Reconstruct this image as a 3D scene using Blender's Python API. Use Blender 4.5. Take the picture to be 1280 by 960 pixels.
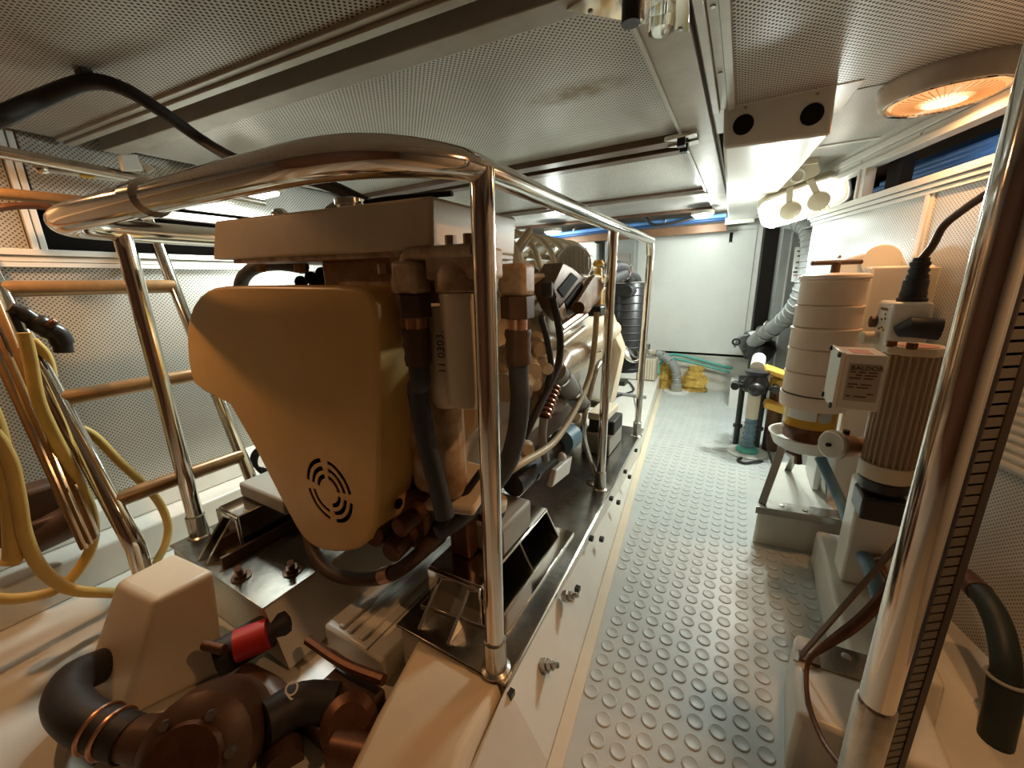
import bpy, bmesh, math, random
from mathutils import Vector as V, Matrix
random.seed(7)
for o in list(bpy.data.objects): bpy.data.objects.remove(o)
SC = bpy.context.scene
COL = SC.collection
R = math.radians
# ---------------------------------------------------------------- camera
FPX, CAMH, YAW, PIT, ROL = 490., 1.25, R(30), R(14.5), R(1.5)
FW = V((-math.sin(YAW)*math.cos(PIT), math.cos(YAW)*math.cos(PIT), -math.sin(PIT)))
_r = V((math.cos(YAW), math.sin(YAW), 0)); _u = _r.cross(FW)
RT = _r*math.cos(ROL)-_u*math.sin(ROL); UP = _u*math.cos(ROL)+_r*math.sin(ROL)
CP = V((0, 0, CAMH))
cd = bpy.data.cameras.new('camera'); cam = bpy.data.objects.new('camera', cd); COL.objects.link(cam)
cd.sensor_width = 36; cd.lens = 36*FPX/1280; cd.clip_start = 0.02
M = Matrix((RT, UP, -FW)).transposed().to_4x4(); M.translation = CP
cam.matrix_world = M; SC.camera = cam
# ---------------------------------------------------------------- world, exposure
w = bpy.data.worlds.new('world'); SC.world = w; w.use_nodes = True
w.node_tree.nodes['Background'].inputs[0].default_value = (1.0, 0.5, 0.22, 1)
w.node_tree.nodes['Background'].inputs[1].default_value = 0.03
vs = SC.view_settings; vs.view_transform = 'Standard'; vs.look = 'None'; vs.gamma = 1; vs.use_curve_mapping = False
vs.exposure = 0.0
SC.cycles.max_bounces = 8; SC.cycles.sample_clamp_indirect = 4; SC.cycles.caustics_reflective = False
def lamp(name, loc, power, col, rad=.06, kind='POINT', rot=None, size=None):
    l = bpy.data.lights.new(name, kind); l.energy = power; l.color = col
    if kind == 'POINT': l.shadow_soft_size = rad
    if kind == 'AREA':
        l.shape = 'RECTANGLE'; l.size, l.size_y = size
    o = bpy.data.objects.new(name, l); COL.objects.link(o); o.location = loc
    if rot is not None: o.rotation_euler = rot
    return o
WARM = (1.0, .50, .21); COOL = (.90, 1.0, .95)
# pixel of the reference frame -> point of the world on a real plane
def ray(x, y): return RT*((x-640)/FPX)+UP*((480-y)/FPX)+FW
def onz(x, y, z): d = ray(x, y); return CP+d*((z-CAMH)/d.z)
def onx(x, y, X): d = ray(x, y); return CP+d*(X/d.x)
def ony(x, y, Y): d = ray(x, y); return CP+d*(Y/d.y)
def onp(x, y, P, N):
    d = ray(x, y); P = V(P); N = V(N); return CP+d*((P-CP).dot(N)/d.dot(N))
# ---------------------------------------------------------------- materials
MATS = {}
def mat(name, col, rough=.5, metal=0., var=.0, scale=6., bump=0., bscale=60., dirt=None, coat=0., emis=None, trans=0., ior=1.45):
    m = bpy.data.materials.new(name); m.use_nodes = True; nt = m.node_tree; N = nt.nodes; L = nt.links
    b = N['Principled BSDF']
    b.inputs['Base Color'].default_value = (*col, 1); b.inputs['Roughness'].default_value = rough
    b.inputs['Metallic'].default_value = metal; b.inputs['Coat Weight'].default_value = coat
    b.inputs['Transmission Weight'].default_value = trans; b.inputs['IOR'].default_value = ior
    if emis: b.inputs['Emission Color'].default_value = (*emis[0], 1); b.inputs['Emission Strength'].default_value = emis[1]
    tc = N.new('ShaderNodeTexCoord')
    if var or dirt:
        nz = N.new('ShaderNodeTexNoise'); nz.inputs['Scale'].default_value = scale; nz.inputs['Detail'].default_value = 6
        nz.inputs['Roughness'].default_value = .65
        L.new(tc.outputs['Object'], nz.inputs['Vector'])
        cr = N.new('ShaderNodeValToRGB'); cr.color_ramp.elements[0].position = .35; cr.color_ramp.elements[1].position = .7
        d = dirt or tuple(c*(1-var) for c in col)
        cr.color_ramp.elements[0].color = (*d, 1); cr.color_ramp.elements[1].color = (*col, 1)
        L.new(nz.outputs['Fac'], cr.inputs[0]); L.new(cr.outputs[0], b.inputs['Base Color'])
    if bump:
        n2 = N.new('ShaderNodeTexNoise'); n2.inputs['Scale'].default_value = bscale; n2.inputs['Detail'].default_value = 4
        L.new(tc.outputs['Object'], n2.inputs['Vector'])
        bp = N.new('ShaderNodeBump'); bp.inputs['Strength'].default_value = bump; bp.inputs['Distance'].default_value = .01
        L.new(n2.outputs['Fac'], bp.inputs['Height']); L.new(bp.outputs[0], b.inputs['Normal'])
    if name == 'dark': b.inputs['Specular IOR Level'].default_value = .08
    MATS[name] = m; return m
def perforated(name, col, axes, pitch, r, hole, rough=.35, metal=.3, lines=False, stain=None):
    """sheet with a staggered grid of punched holes; axes picks the two object axes of the sheet"""
    m = mat(name, col, rough, metal); nt = m.node_tree; N = nt.nodes; L = nt.links; b = N['Principled BSDF']
    tc = N.new('ShaderNodeTexCoord'); sx = N.new('ShaderNodeSeparateXYZ'); L.new(tc.outputs['Object'], sx.inputs[0])
    def mt(op, a, c=None, d=None):
        n = N.new('ShaderNodeMath'); n.operation = op
        for i, q in enumerate((a, c, d)):
            if q is None: continue
            if isinstance(q, (int, float)): n.inputs[i].default_value = q
            else: L.new(q, n.inputs[i])
        return n.outputs[0]
    u, v = sx.outputs[axes[0]], sx.outputs[axes[1]]
    p = pitch*1.414
    a = mt('DIVIDE', mt('ADD', u, v), p); c = mt('DIVIDE', mt('SUBTRACT', u, v), p)
    fa = mt('SUBTRACT', mt('FRACT', a), .5); fc = mt('SUBTRACT', mt('FRACT', c), .5)
    dd = mt('SQRT', mt('ADD', mt('MULTIPLY', fa, fa), mt('MULTIPLY', fc, fc)))
    k = mt('LESS_THAN', dd, r)
    nz = N.new('ShaderNodeTexNoise'); nz.inputs['Scale'].default_value = 3.; nz.inputs['Detail'].default_value = 5
    L.new(tc.outputs['Object'], nz.inputs['Vector'])
    cr = N.new('ShaderNodeValToRGB'); cr.color_ramp.elements[0].position = .3; cr.color_ramp.elements[1].position = .7
    cr.color_ramp.elements[0].color = (*[q*.82 for q in col], 1); cr.color_ramp.elements[1].color = (*col, 1)
    L.new(nz.outputs['Fac'], cr.inputs[0]); base = cr.outputs[0]
    if stain:
        mp = N.new('ShaderNodeMapping'); mp.inputs['Location'].default_value = stain
        L.new(tc.outputs['Object'], mp.inputs[0])
        mp.inputs['Scale'].default_value = (1, 1, 1)
        vl = N.new('ShaderNodeVectorMath'); vl.operation = 'MULTIPLY'; vl.inputs[1].default_value = (4.6, 11, 0)
        L.new(mp.outputs[0], vl.inputs[0]); ln = N.new('ShaderNodeVectorMath'); ln.operation = 'LENGTH'; L.new(vl.outputs[0], ln.inputs[0])
        n3 = N.new('ShaderNodeTexNoise'); n3.inputs['Scale'].default_value = 22; L.new(tc.outputs['Object'], n3.inputs[0])
        s = mt('MULTIPLY', mt('SUBTRACT', 1.0, ln.outputs['Value']), mt('MULTIPLY', n3.outputs['Fac'], 1.9))
        s = mt('MINIMUM', mt('MAXIMUM', s, 0.0), .8)
        mx = N.new('ShaderNodeMixRGB'); L.new(s, mx.inputs[0]); L.new(base, mx.inputs[1]); mx.inputs[2].default_value = (.30, .17, .05, 1); base = mx.outputs[0]
    mx = N.new('ShaderNodeMixRGB'); L.new(k, mx.inputs[0]); L.new(base, mx.inputs[1]); mx.inputs[2].default_value = (*hole, 1)
    L.new(mx.outputs[0], b.inputs['Base Color'])
    rm = mt('MULTIPLY_ADD', k, .5, rough); L.new(rm, b.inputs['Roughness'])
    mm = mt('MULTIPLY', mt('SUBTRACT', 1.0, k), metal); L.new(mm, b.inputs['Metallic'])
    bp = N.new('ShaderNodeBump'); bp.inputs['Strength'].default_value = .25; bp.inputs['Distance'].default_value = .003
    L.new(mt('SUBTRACT', 1.0, k), bp.inputs['Height']); L.new(bp.outputs[0], b.inputs['Normal'])
    return m
mat('engine', (.66, .55, .38), .38, 0, .12, 5, .04, 30)
mat('filter_cream', (.86, .72, .60), .35, 0, .05, 5)
mat('engine_tan', (.76, .49, .17), .36, 0, .10, 5, .03, 20)
mat('engine_clean', (.74, .64, .47), .33, 0, .06, 4, .02, 20)
mat('engine_rust', (.60, .50, .36), .45, 0, 0, 14, .1, 40, dirt=(.30, .16, .07))
mat('white', (.80, .80, .75), .35, 0, .06, 5)
mat('white_plastic', (.82, .80, .73), .3, 0, .04, 5)
mat('gelcoat', (.78, .76, .68), .3, 0, .12, 4, .05, 12)
mat('cream', (.76, .66, .50), .42, 0, .10, 4, .04, 20)
mat('chrome', (.76, .72, .66), .10, 1)
mat('brushed', (.66, .63, .57), .22, 1, .25, 18, .03, 90)
mat('polished_bed', (.60, .58, .53), .24, 1, .45, 9, .05, 50)
mat('steel', (.5, .48, .44), .35, 1, .2, 20)
mat('frame_brown', (.17, .10, .065), .3, .4, .25, 9)
mat('frame_alu', (.62, .58, .51), .34, .45, .16, 12)
mat('beam', (.58, .53, .46), .42, .25, .22, 7, .03, 30)
mat('dark', (.018, .014, .012), .7)
mat('black_plastic', (.022, .021, .022), .35)
mat('black_rubber', (.028, .024, .024), .55, 0, .3, 30)
mat('hose_navy', (.055, .062, .075), .5, 0, .2, 20)
mat('hose_blue', (.13, .24, .33), .45, 0, .15, 15)
mat('hose_grey', (.33, .34, .33), .5, 0, .2, 20)
mat('hose_dark_green', (.018, .03, .03), .5, 0, .2, 15)
mat('hose_brown', (.10, .055, .035), .5, 0, .3, 15)
mat('hose_tan', (.55, .46, .28), .45, 0, .15, 15)
mat('hose_yellow', (.80, .55, .16), .45, 0, .15, 12)
mat('hose_teal', (.10, .42, .36), .4)
mat('bright_blue', (.16, .36, .75), .4, 0, .2, 10)
mat('deep_blue', (.03, .09, .24), .4, 0, .2, 10)
mat('copper', (.72, .40, .26), .3, .9, .25, 25)
mat('bronze_red', (.17, .075, .04), .4, .5, .45, 14, .1, 30)
mat('beam_brown', (.27, .14, .075), .45, .1, .3, 6)
mat('brown_paint', (.12, .065, .04), .45, .1, .4, 10, .08, 25)
mat('rear_brown', (.16, .065, .03), .6, 0, .3, 4)
mat('motor_shaded', (.46, .36, .25), .45, 0, .1, 6)  # cream darkened to carry the shade between the fins
mat('red', (.50, .03, .03), .4)
mat('pink_label', (.62, .26, .2), .5)
mat('wood_rung', (.36, .21, .09), .32, .35, .3, 20)
mat('yellow_paint', (.80, .48, .08), .45, 0, .1, 10)
mat('foam_yellow', (.78, .55, .14), .9, 0, 0, 30, .8, 60, dirt=(.45, .26, .05))
mat('rubber_mat', (.55, .58, .55), .42, 0, .12, 5, .02, 60)
mat('label_white', (.8, .8, .76), .5)
mat('label_grey', (.50, .44, .35), .45)
mat('ink', (.03, .025, .03), .6)
mat('ink_brown', (.16, .09, .05), .6)
mat('grey_cabinet', (.36, .37, .35), .4, .2, .15, 6)
mat('louver', (.70, .70, .64), .4)
mat('fingers', (.34, .32, .27), .5)
mat('finger_shaded', (.19, .175, .145), .5)  # darkened to carry the shade over the trunk's lower part
mat('trunk_dark', (.06, .045, .04), .5)
mat('amber', (.85, .50, .06), .06, 0, trans=.85, ior=1.35)
mat('amber_dark', (.30, .10, .01), .15, 0, 0, 0)
mat('fluid_amber', (.62, .33, .03), .15)
mat('fluid_dark', (.13, .035, .01), .15)
mat('clear', (.93, .97, .95), .05, 0, trans=.95, ior=1.2)
mat('lens_lit', (.95, .95, .85), .3, emis=((1., .97, .85), 5.))
mat('lens_warm', (.9, .6, .35), .3, emis=((1., .46, .17), .75))
mat('bulb_warm', (1, .8, .55), .3, emis=((1., .70, .36), 2.2))
mat('lens_rib', (.75, .45, .2), .3, emis=((1., .4, .12), .35))
mat('knob_cream', (.62, .55, .40), .4)
perforated('perf_ceiling', (.72, .68, .61), (0, 1), .0125, .30, (.055, .045, .035), .30, .15)
perforated('perf_stain', (.84, .82, .76), (0, 1), .0125, .29, (.09, .08, .065), .25, .2, stain=(.58, -1.52, 0))
perforated('perf_wall', (.66, .65, .60), (1, 2), .0125, .27, (.09, .085, .075), .28, .45)
perforated('perf_right', (.64, .64, .61), (1, 2), .0105, .28, (.24, .23, .21), .32, .2)
perforated('perf_dim', (.45, .42, .36), (1, 2), .011, .3, (.05, .045, .04), .35, .3)
# ---------------------------------------------------------------- mesh building
def spl(pts, k=6, closed=False):
    P = [V(p) for p in pts]; n = len(P); out = []
    for i in range(n if closed else n-1):
        p0 = P[(i-1) % n] if closed or i else P[0]*2-P[1]
        p1, p2 = P[i], P[(i+1) % n]
        p3 = P[(i+2) % n] if closed or i+2 < n else P[-1]*2-P[-2]
        for j in range(k):
            t = j/k
            out.append(.5*((2*p1)+(p2-p0)*t+(2*p0-5*p1+4*p2-p3)*t*t+(3*p1-p0-3*p2+p3)*t**3))
    if not closed: out.append(P[-1])
    return out
def basis(d):
    d = d.normalized(); a = V((0, 0, 1)) if abs(d.z) < .9 else V((1, 0, 0))
    x = d.cross(a).normalized(); return x, d.cross(x).normalized()
class MB:
    def __init__(s): s.v = []; s.f = []
    def add(s, vs, fs):
        b = len(s.v); s.v += [V(p) for p in vs]; s.f += [[b+i for i in f] for f in fs]; return s
    def box(s, c, d, rot=None):
        c = V(c); q = [V((i*d[0]/2, j*d[1]/2, k*d[2]/2)) for i in (-1, 1) for j in (-1, 1) for k in (-1, 1)]
        if rot is not None: q = [rot @ p for p in q]
        return s.add([c+p for p in q], [(0, 1, 3, 2), (4, 6, 7, 5), (0, 4, 5, 1), (2, 3, 7, 6), (0, 2, 6, 4), (1, 5, 7, 3)])
    def span(s, a, b):
        a, b = V(a), V(b); return s.box((a+b)/2, [abs(t) for t in (b-a)])
    def prism(s, poly, vec):
        n = len(poly); P = [V(p) for p in poly]; vec = V(vec)
        return s.add(P+[p+vec for p in P], [list(range(n))[::-1], list(range(n, 2*n))]+[(i, (i+1) % n, n+(i+1) % n, n+i) for i in range(n)])
    def loft(s, A, B):
        n = len(A)
        return s.add(list(A)+list(B), [list(range(n))[::-1], list(range(n, 2*n))]+[(i, (i+1) % n, n+(i+1) % n, n+i) for i in range(n)])
    def tube(s, pts, r, n=10, closed=False):
        P = [V(p) for p in pts]; m = len(P); rr = r if isinstance(r, (list, tuple)) else [r]*m
        vs = []; fs = []; x = None
        for i in range(m):
            if closed: d = P[(i+1) % m]-P[i-1]
            else: d = P[min(i+1, m-1)]-P[max(i-1, 0)]
            d.normalize()
            if x is None: x, y = basis(d)
            else:
                x = (x-d*x.dot(d)); x = x.normalized() if x.length > 1e-6 else basis(d)[0]; y = d.cross(x)
            for j in range(n):
                a = 2*math.pi*j/n; vs.append(P[i]+(x*math.cos(a)+y*math.sin(a))*rr[i])
        for i in range(m if closed else m-1):
            k = (i+1) % m
            for j in range(n): fs.append((i*n+j, i*n+(j+1) % n, k*n+(j+1) % n, k*n+j))
        if not closed: fs += [list(range(n))[::-1], [(m-1)*n+j for j in range(n)]]
        return s.add(vs, fs)
    def cyl(s, a, b, r, r2=None, n=16): return s.tube([a, b], [r, r if r2 is None else r2], n)
    def lathe(s, prof, c, axis=(0, 0, 1), n=28):
        c = V(c); ax = V(axis).normalized(); x, y = basis(ax); vs = []; fs = []
        for r, h in prof:
            for j in range(n):
                a = 2*math.pi*j/n; vs.append(c+ax*h+(x*math.cos(a)+y*math.sin(a))*r)
        m = len(prof)
        for i in range(m-1):
            for j in range(n): fs.append((i*n+j, i*n+(j+1) % n, (i+1)*n+(j+1) % n, (i+1)*n+j))
        fs += [list(range(n))[::-1], [(m-1)*n+j for j in range(n)]]
        return s.add(vs, fs)
    def ring(s, c, axis, r, t, n=28, k=8):
        c = V(c); x, y = basis(V(axis))
        return s.tube([c+(x*math.cos(2*math.pi*i/n)+y*math.sin(2*math.pi*i/n))*r for i in range(n)], t, k, True)
    def hexnut(s, a, b, r): return s.tube([a, b], r, 6)
    def ball(s, c, r, n=14): return s.lathe([(max(r*math.sin(math.pi*i/8), 1e-4), -r*math.cos(math.pi*i/8)) for i in range(9)], c, (0, 0, 1), n)
    def build(s, name, m, parent=None, bevel=0., seg=2, sharp=38):
        off = worldpos(parent) if parent else V((0, 0, 0))
        me = bpy.data.meshes.new(name); me.from_pydata([tuple(p-off) for p in s.v], [], s.f)
        bm = bmesh.new(); bm.from_mesh(me); bmesh.ops.recalc_face_normals(bm, faces=bm.faces); bm.to_mesh(me); bm.free()
        me.materials.append(MATS[m] if isinstance(m, str) else m)
        me.polygons.foreach_set('use_smooth', [True]*len(me.polygons)); me.set_sharp_from_angle(angle=R(sharp))
        o = bpy.data.objects.new(name, me); COL.objects.link(o)
        if parent: o.parent = parent
        if bevel:
            b = o.modifiers.new('bevel', 'BEVEL'); b.width = bevel; b.segments = seg; b.limit_method = 'ANGLE'; b.angle_limit = R(40); b.harden_normals = False
        return o
def worldpos(o):
    p = V((0, 0, 0))
    while o: p += o.location; o = o.parent
    return p
def tag(o, label, cat, group=None, kind=None):
    if label: o['label'] = label
    if cat: o['category'] = cat
    if group: o['group'] = group
    if kind: o['kind'] = kind
    return o
def thing(name, label, cat, loc, group=None):
    o = bpy.data.objects.new(name, None); COL.objects.link(o); o.location = V(loc); o.empty_display_size = .05
    return tag(o, label, cat, group)
def struct(o): o['kind'] = 'structure'; return o
def lab(o, t): o['label'] = t; return o
def kids(o): return list(o.children)
def dup(o, delta):
    c = o.copy(); COL.objects.link(c); c.location = o.location+V(delta)
    for ch in kids(o):
        d = ch.copy(); COL.objects.link(d); d.parent = c
        for g in kids(ch): e = g.copy(); COL.objects.link(e); e.parent = d
    return c
def dupchild(o, parent, delta):
    c = o.copy(); COL.objects.link(c); c.parent = parent; c.location = o.location+V(delta); return c
def boolean(o, cutter, mode='DIFFERENCE'):
    md = o.modifiers.new('b', 'BOOLEAN'); md.operation = mode; md.object = cutter; md.solver = 'EXACT'
    dg = bpy.context.evaluated_depsgraph_get(); me = bpy.data.meshes.new_from_object(o.evaluated_get(dg))
    o.modifiers.remove(md); o.data = me; bpy.data.objects.remove(cutter)
    me.polygons.foreach_set('use_smooth', [True]*len(me.polygons)); me.set_sharp_from_angle(angle=R(38))
def text(name, body, size, origin, xdir, ydir, m, parent, depth=.0008):
    c = bpy.data.curves.new(name, 'FONT'); c.body = body; c.size = size; c.extrude = depth; c.resolution_u = 3
    t = bpy.data.objects.new(name, c); COL.objects.link(t)
    x = V(xdir).normalized(); z = x.cross(V(ydir)).normalized(); y = z.cross(x)
    mt = Matrix((x, y, z)).transposed().to_4x4(); mt.translation = V(origin)
    dg = bpy.context.evaluated_depsgraph_get(); dg.update(); me = bpy.data.meshes.new_from_object(t.evaluated_get(dg))
    bpy.data.objects.remove(t); me.transform(mt); me.transform(Matrix.Translation(-worldpos(parent)))
    me.materials.clear(); me.materials.append(MATS[m])
    o = bpy.data.objects.new(name, me); COL.objects.link(o); o.parent = parent; return o
# ================================================================ THE SETTING
def rw(y): return .72-.29*(y-2.13)           # the right hull side converges towards the bow
RWT = V((-.29, 1, 0)).normalized(); RWN = V((1, .29, 0)).normalized()
fl = struct(MB().span((-2.9, -1.6, -.06), (1.6, 5.05, -.012)).build('floor', 'gelcoat'))
def fe(y): return -.24-.1*y                  # left edge of the rubber matting
MB().prism([(fe(-1.4)+.02, -1.4, -.012), (.47, -1.4, -.012), (.47, 4.84, -.012), (fe(4.84)+.02, 4.84, -.012)], (0, 0, .012)).build('rubber_matting', 'rubber_mat', fl)
stud = MB().lathe([(.0225, 0), (.0225, .0022), (.0195, .0036), (.017, .0026), (.001, .0026)], (0, 0, 0), n=14).build('stud', 'rubber_mat', fl)
ms = stud.data; cells = []
for j in range(-6, 85):
    for i in range(-14, 8):
        x, y = .245+.0585*i, 1.66+.0605*(j-22)
        if fe(y)+.05 < x < .44 and .2 < y < 4.8 and not (x > .15 and 1.98 < y < 2.7) and not (x > .22 and .9 < y < 1.34) and not (x > .38 and 1.3 < y < 2):
            cells.append((y, x))
cells.sort(); rest = MB()
for k, (y, x) in enumerate(cells):
    if k < 298:
        o = stud if k == 0 else bpy.data.objects.new('stud', ms)
        if k: COL.objects.link(o); o.parent = fl
        o.location = (x, y, 0)
    else: rest.lathe([(.0225, 0), (.0225, .0022), (.0195, .0036), (.017, .0026), (.001, .0026)], (x, y, 0), n=10)
rest.build('far_studs', 'rubber_mat', fl)['kind'] = 'stuff'

# ceiling
ZC = 1.90
cl = struct(MB().span((-2.9, -1.6, 1.99), (1.6, 5.05, 2.05)).build('ceiling', 'frame_brown'))
def y0(x): return .88+.09*(x+1)
def plate(a, b, z, h=.012): return MB().prism([(p[0], p[1], z) for p in (a+b)], (0, 0, h))
def band(d0, d1, z, zt, xa=-2.62, xb=-.30, prof=None):
    return MB().prism([(xa, y0(xa)+d0, z), (xb, y0(xb)+d0, z), (xb, y0(xb)+d1, z), (xa, y0(xa)+d1, z)], (0, 0, zt-z))
plate([(-2.62, -1.5), (-.30, -1.5)], [(-.30, y0(-.3)-.05), (-2.62, y0(-2.62)-.05)], ZC).build('perforated_panel', 'perf_ceiling', cl)
band(-.055, -.032, ZC-.012, 1.99).build('edge_trim', 'frame_alu', cl, .002)
band(-.030, 0, ZC-.022, 1.99).build('edge_trim', 'frame_alu', cl, .002)
band(.0, .09, 1.955, 1.99).build('recess_cover', 'frame_brown', cl)
band(.09, .17, ZC-.018, 1.99).build('edge_frame', 'beam', cl, .003)
plate([(-2.60, y0(-2.6)+.165), (-.30, y0(-.3)+.165)], [(-.30, 2.17), (-2.60, 2.17)], ZC).build('perforated_panel', 'perf_stain', cl)
for a, b, z, m in ((2.165, 2.255, ZC-.03, 'frame_brown'), (2.265, 2.325, ZC-.012, 'dark'), (2.33, 2.41, ZC-.03, 'frame_brown')):
    MB().span((-2.62, a, z), (-.30, b, 1.99)).build('cross_frame', m, cl, .004)
plate([(-2.60, 2.41), (-.30, 2.41)], [(-.30, 3.47), (-2.60, 3.47)], ZC).build('perforated_panel', 'perf_ceiling', cl)
for a, b, z, m in ((3.47, 3.53, ZC-.02, 'frame_brown'), (3.54, 3.60, ZC-.035, 'beam'), (3.60, 3.68, ZC-.02, 'frame_brown')):
    MB().span((-2.62, a, z), (-.30, b, 1.99)).build('cross_frame', m, cl, .004)
plate([(-2.60, 3.68), (-.30, 3.68)], [(-.30, 4.42), (-2.60, 4.42)], ZC).build('perforated_panel', 'perf_ceiling', cl)
MB().span((-2.62, 4.42, ZC-.03), (-.30, 4.50, 1.99)).build('cross_frame', 'frame_brown', cl, .004)
# longitudinal beam over the aisle
b = struct(MB().span((-.305, -1.5, ZC-.018), (-.185, 5.0, 1.99)).build('trim_1', 'beam', None, .003))
MB().span((-.315, 1.0, ZC-.026), (-.303, 4.4, ZC+.02)).build('edge_strip', 'frame_alu', b)
MB().span((-.183, -1.5, ZC+.01), (-.170, 5.0, 1.99)).build('groove', 'frame_brown', b)
for x0, x1, z in ((-.169, -.146, ZC-.026), (-.145, -.118, ZC-.012), (-.117, -.092, ZC-.022)):
    MB().span((x0, -1.5, z), (x1, 1.95, 1.99)).build('ridge', 'frame_alu', b, .002)
for y in (.7, 1.25, 1.62): MB().lathe([(.007, 0), (.006, .003), (.001, .004)], (-.131, y, ZC-.012), (0, 0, -1), 10).build('screw', 'steel', b)
# right-hand ceiling
plate([(-.092, -1.5), (rw(-1.5), -1.5)], [(rw(2.02), 2.06), (-.092, 2.06)], ZC).build('perforated_panel', 'perf_ceiling', cl)
plate([(-.092, 2.065), (rw(2.02), 2.065)], [(rw(4.9)+.3, 5.0), (-.092, 5.0)], ZC-.002).build('perforated_panel', 'perf_right', cl)
for y in (2.78,): MB().span((.1, y, ZC-.008), (rw(y), y+.03, ZC)).build('joint_strip', 'white', cl)

# right hull side: panel, ribs, trims, long vent opening
def wallbar(y1, y2, z1, z2, t, name, m, parent, out=.0, bevel=.0):
    """bar lying on the right wall between two y and two z, standing t proud of it towards the room"""
    a, b = V((rw(y1), y1, 0)), V((rw(y2), y2, 0)); n = -RWN
    q = [a+n*-out, b+n*-out, b+n*t, a+n*t]
    return MB().prism([p+V((0, 0, z1)) for p in q], (0, 0, z2-z1)).build(name, m, parent, bevel)
wr = struct(wallbar(-1.6, 3.36, -.05, 1.60, .0, 'wall_right', 'perf_right', None, .03))
for y in (2.40, .95): wallbar(y-.012, y+.012, .0, 1.585, .012, 'panel_rib', 'white', wr, 0, .002); wallbar(y-.03, y-.015, .0, 1.585, .006, 'panel_rib', 'white', wr)
for z1, z2, t in ((1.560, 1.578, .014), (1.581, 1.600, .022), (1.603, 1.632, .03)):
    wallbar(-1.5, 3.36, z1, z2, t, 'sill_ridge', 'white', wr, .03, .002)
tr = struct(wallbar(-1.5, 4.9, 1.772, 1.80, .03, 'trim_2', 'white', None, .03, .002))
for z1, z2, t in ((1.802, 1.83, .018), (1.832, 1.862, .028), (1.864, 1.91, .016)):
    wallbar(-1.5, 4.9, z1, z2, t, 'ridge', 'white', tr, .03, .002)
for y in (2.9, 2.5, 2.1): MB().lathe([(.006, 0), (.005, .003), (.001, .004)], V((rw(y), y, 1.817))-RWN*.018, -RWN, 8).build('screw', 'steel', tr)
wn = struct(wallbar(2.83, 2.885, 1.63, 1.775, .028, 'window_1', 'white', None, .02, .003))
wallbar(2.868, 2.882, 1.632, 1.773, .036, 'mullion_ridge', 'white', wn)
wallbar(3.36, 3.40, 1.60, 1.775, .02, 'end_post', 'white', wn)
def outp(y, z, d): return V((rw(y), y, z))+RWN*d
o = MB().prism([outp(-.4, 1.56, .55), outp(3.6, 1.56, .55), outp(3.6, 1.92, .55), outp(-.4, 1.92, .55)], RWN*.02); o.build('locker_back', 'deep_blue', wn)
MB().prism([outp(-.4, 1.56, .03), outp(3.6, 1.56, .03), outp(3.6, 1.56, .55), outp(-.4, 1.56, .55)], (0, 0, .01)).build('locker_floor', 'trunk_dark', wn)
MB().prism([outp(2.70, 1.57, .05), outp(2.80, 1.57, .05), outp(2.80, 1.9, .05), outp(2.70, 1.9, .05)], RWN*.05).build('locker_frame', 'dark', wn)
MB().prism([outp(1.55, 1.57, .07), outp(2.16, 1.57, .07), outp(2.30, 1.92, .07), outp(1.55, 1.92, .07)], RWN*.03).build('locker_frame', 'dark', wn)
lb = lamp('locker_fill', outp(2.42, 1.86, .14), 1.3, (.80, .90, 1.0), .03); lb.parent = wn  # unseen fill light without a fitting, added to brighten the blue hoses
for k in range(5):
    c = tag(MB().tube(spl([outp(1.6, 1.675+.033*k, .26+.03*k), outp(2.3, 1.68+.033*k, .25+.03*k), outp(3.3, 1.675+.032*k, .22+.03*k)], 5), .0165, 8).build('blue_hose', 'bright_blue'),
            'light blue hose running behind the slot window, %s' % ('lowest of five', 'second from the bottom', 'middle of five', 'second from the top', 'topmost of five')[k], 'hose', 'blue hoses behind the slot window')
    if k in (1, 3): MB().ring(outp(2.42-.05*k, 1.68+.033*k, .25+.03*k), RWT, .018, .004, 16, 6).build('white_tie', 'white', c)

# left hull side
XL = -2.66
wl = struct(MB().span((XL-.03, -1.6, .05), (XL, 5.0, 1.365)).build('wall_left', 'perf_wall'))
for z1, z2, t in ((1.365, 1.385, .022), (1.388, 1.412, .016), (1.414, 1.44, .026)):
    MB().span((XL-.03, -1.6, z1), (XL+t, 5, z2)).build('trim_ridge', 'white', wl, .002)
for y in (2.1, 3.3): MB().span((XL-.01, y, .06), (XL+.01, y+.03, 1.36)).build('panel_rib', 'white', wl, .002)
MB().span((XL-.03, -1.6, 1.44), (XL-.005, .52, 1.9)).build('upper_panel', 'perf_wall', wl)
for y in (.525, .55): MB().span((XL-.03, y, 1.44), (XL+.012, y+.02, 1.9)).build('panel_rib', 'white', wl, .002)
MB().span((XL-.5, .5, 1.40), (XL-.45, 5, 2.0)).build('locker_back', 'dark', wl)
MB().span((XL-.03, .58, 1.62), (XL+.01, 5, 1.66)).build('trim_ridge', 'frame_alu', wl, .003)
MB().span((XL-.03, .58, 1.68), (XL, 5, 1.95)).build('upper_panel', 'perf_wall', wl)
bs = struct(MB().prism([(XL, -1.6, -.012), (-2.36, -1.6, -.012), (-2.40, -1.6, .14), (XL, -1.6, .17)], (0, 6.5, 0)).build('baseboard_left', 'gelcoat', None, .01))
MB().prism([(XL, -1.6, .17), (-2.52, -1.6, .155), (-2.56, -1.6, .24), (XL, -1.6, .27)], (0, 6.5, 0)).build('upper_step', 'gelcoat', bs, .008)
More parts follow.
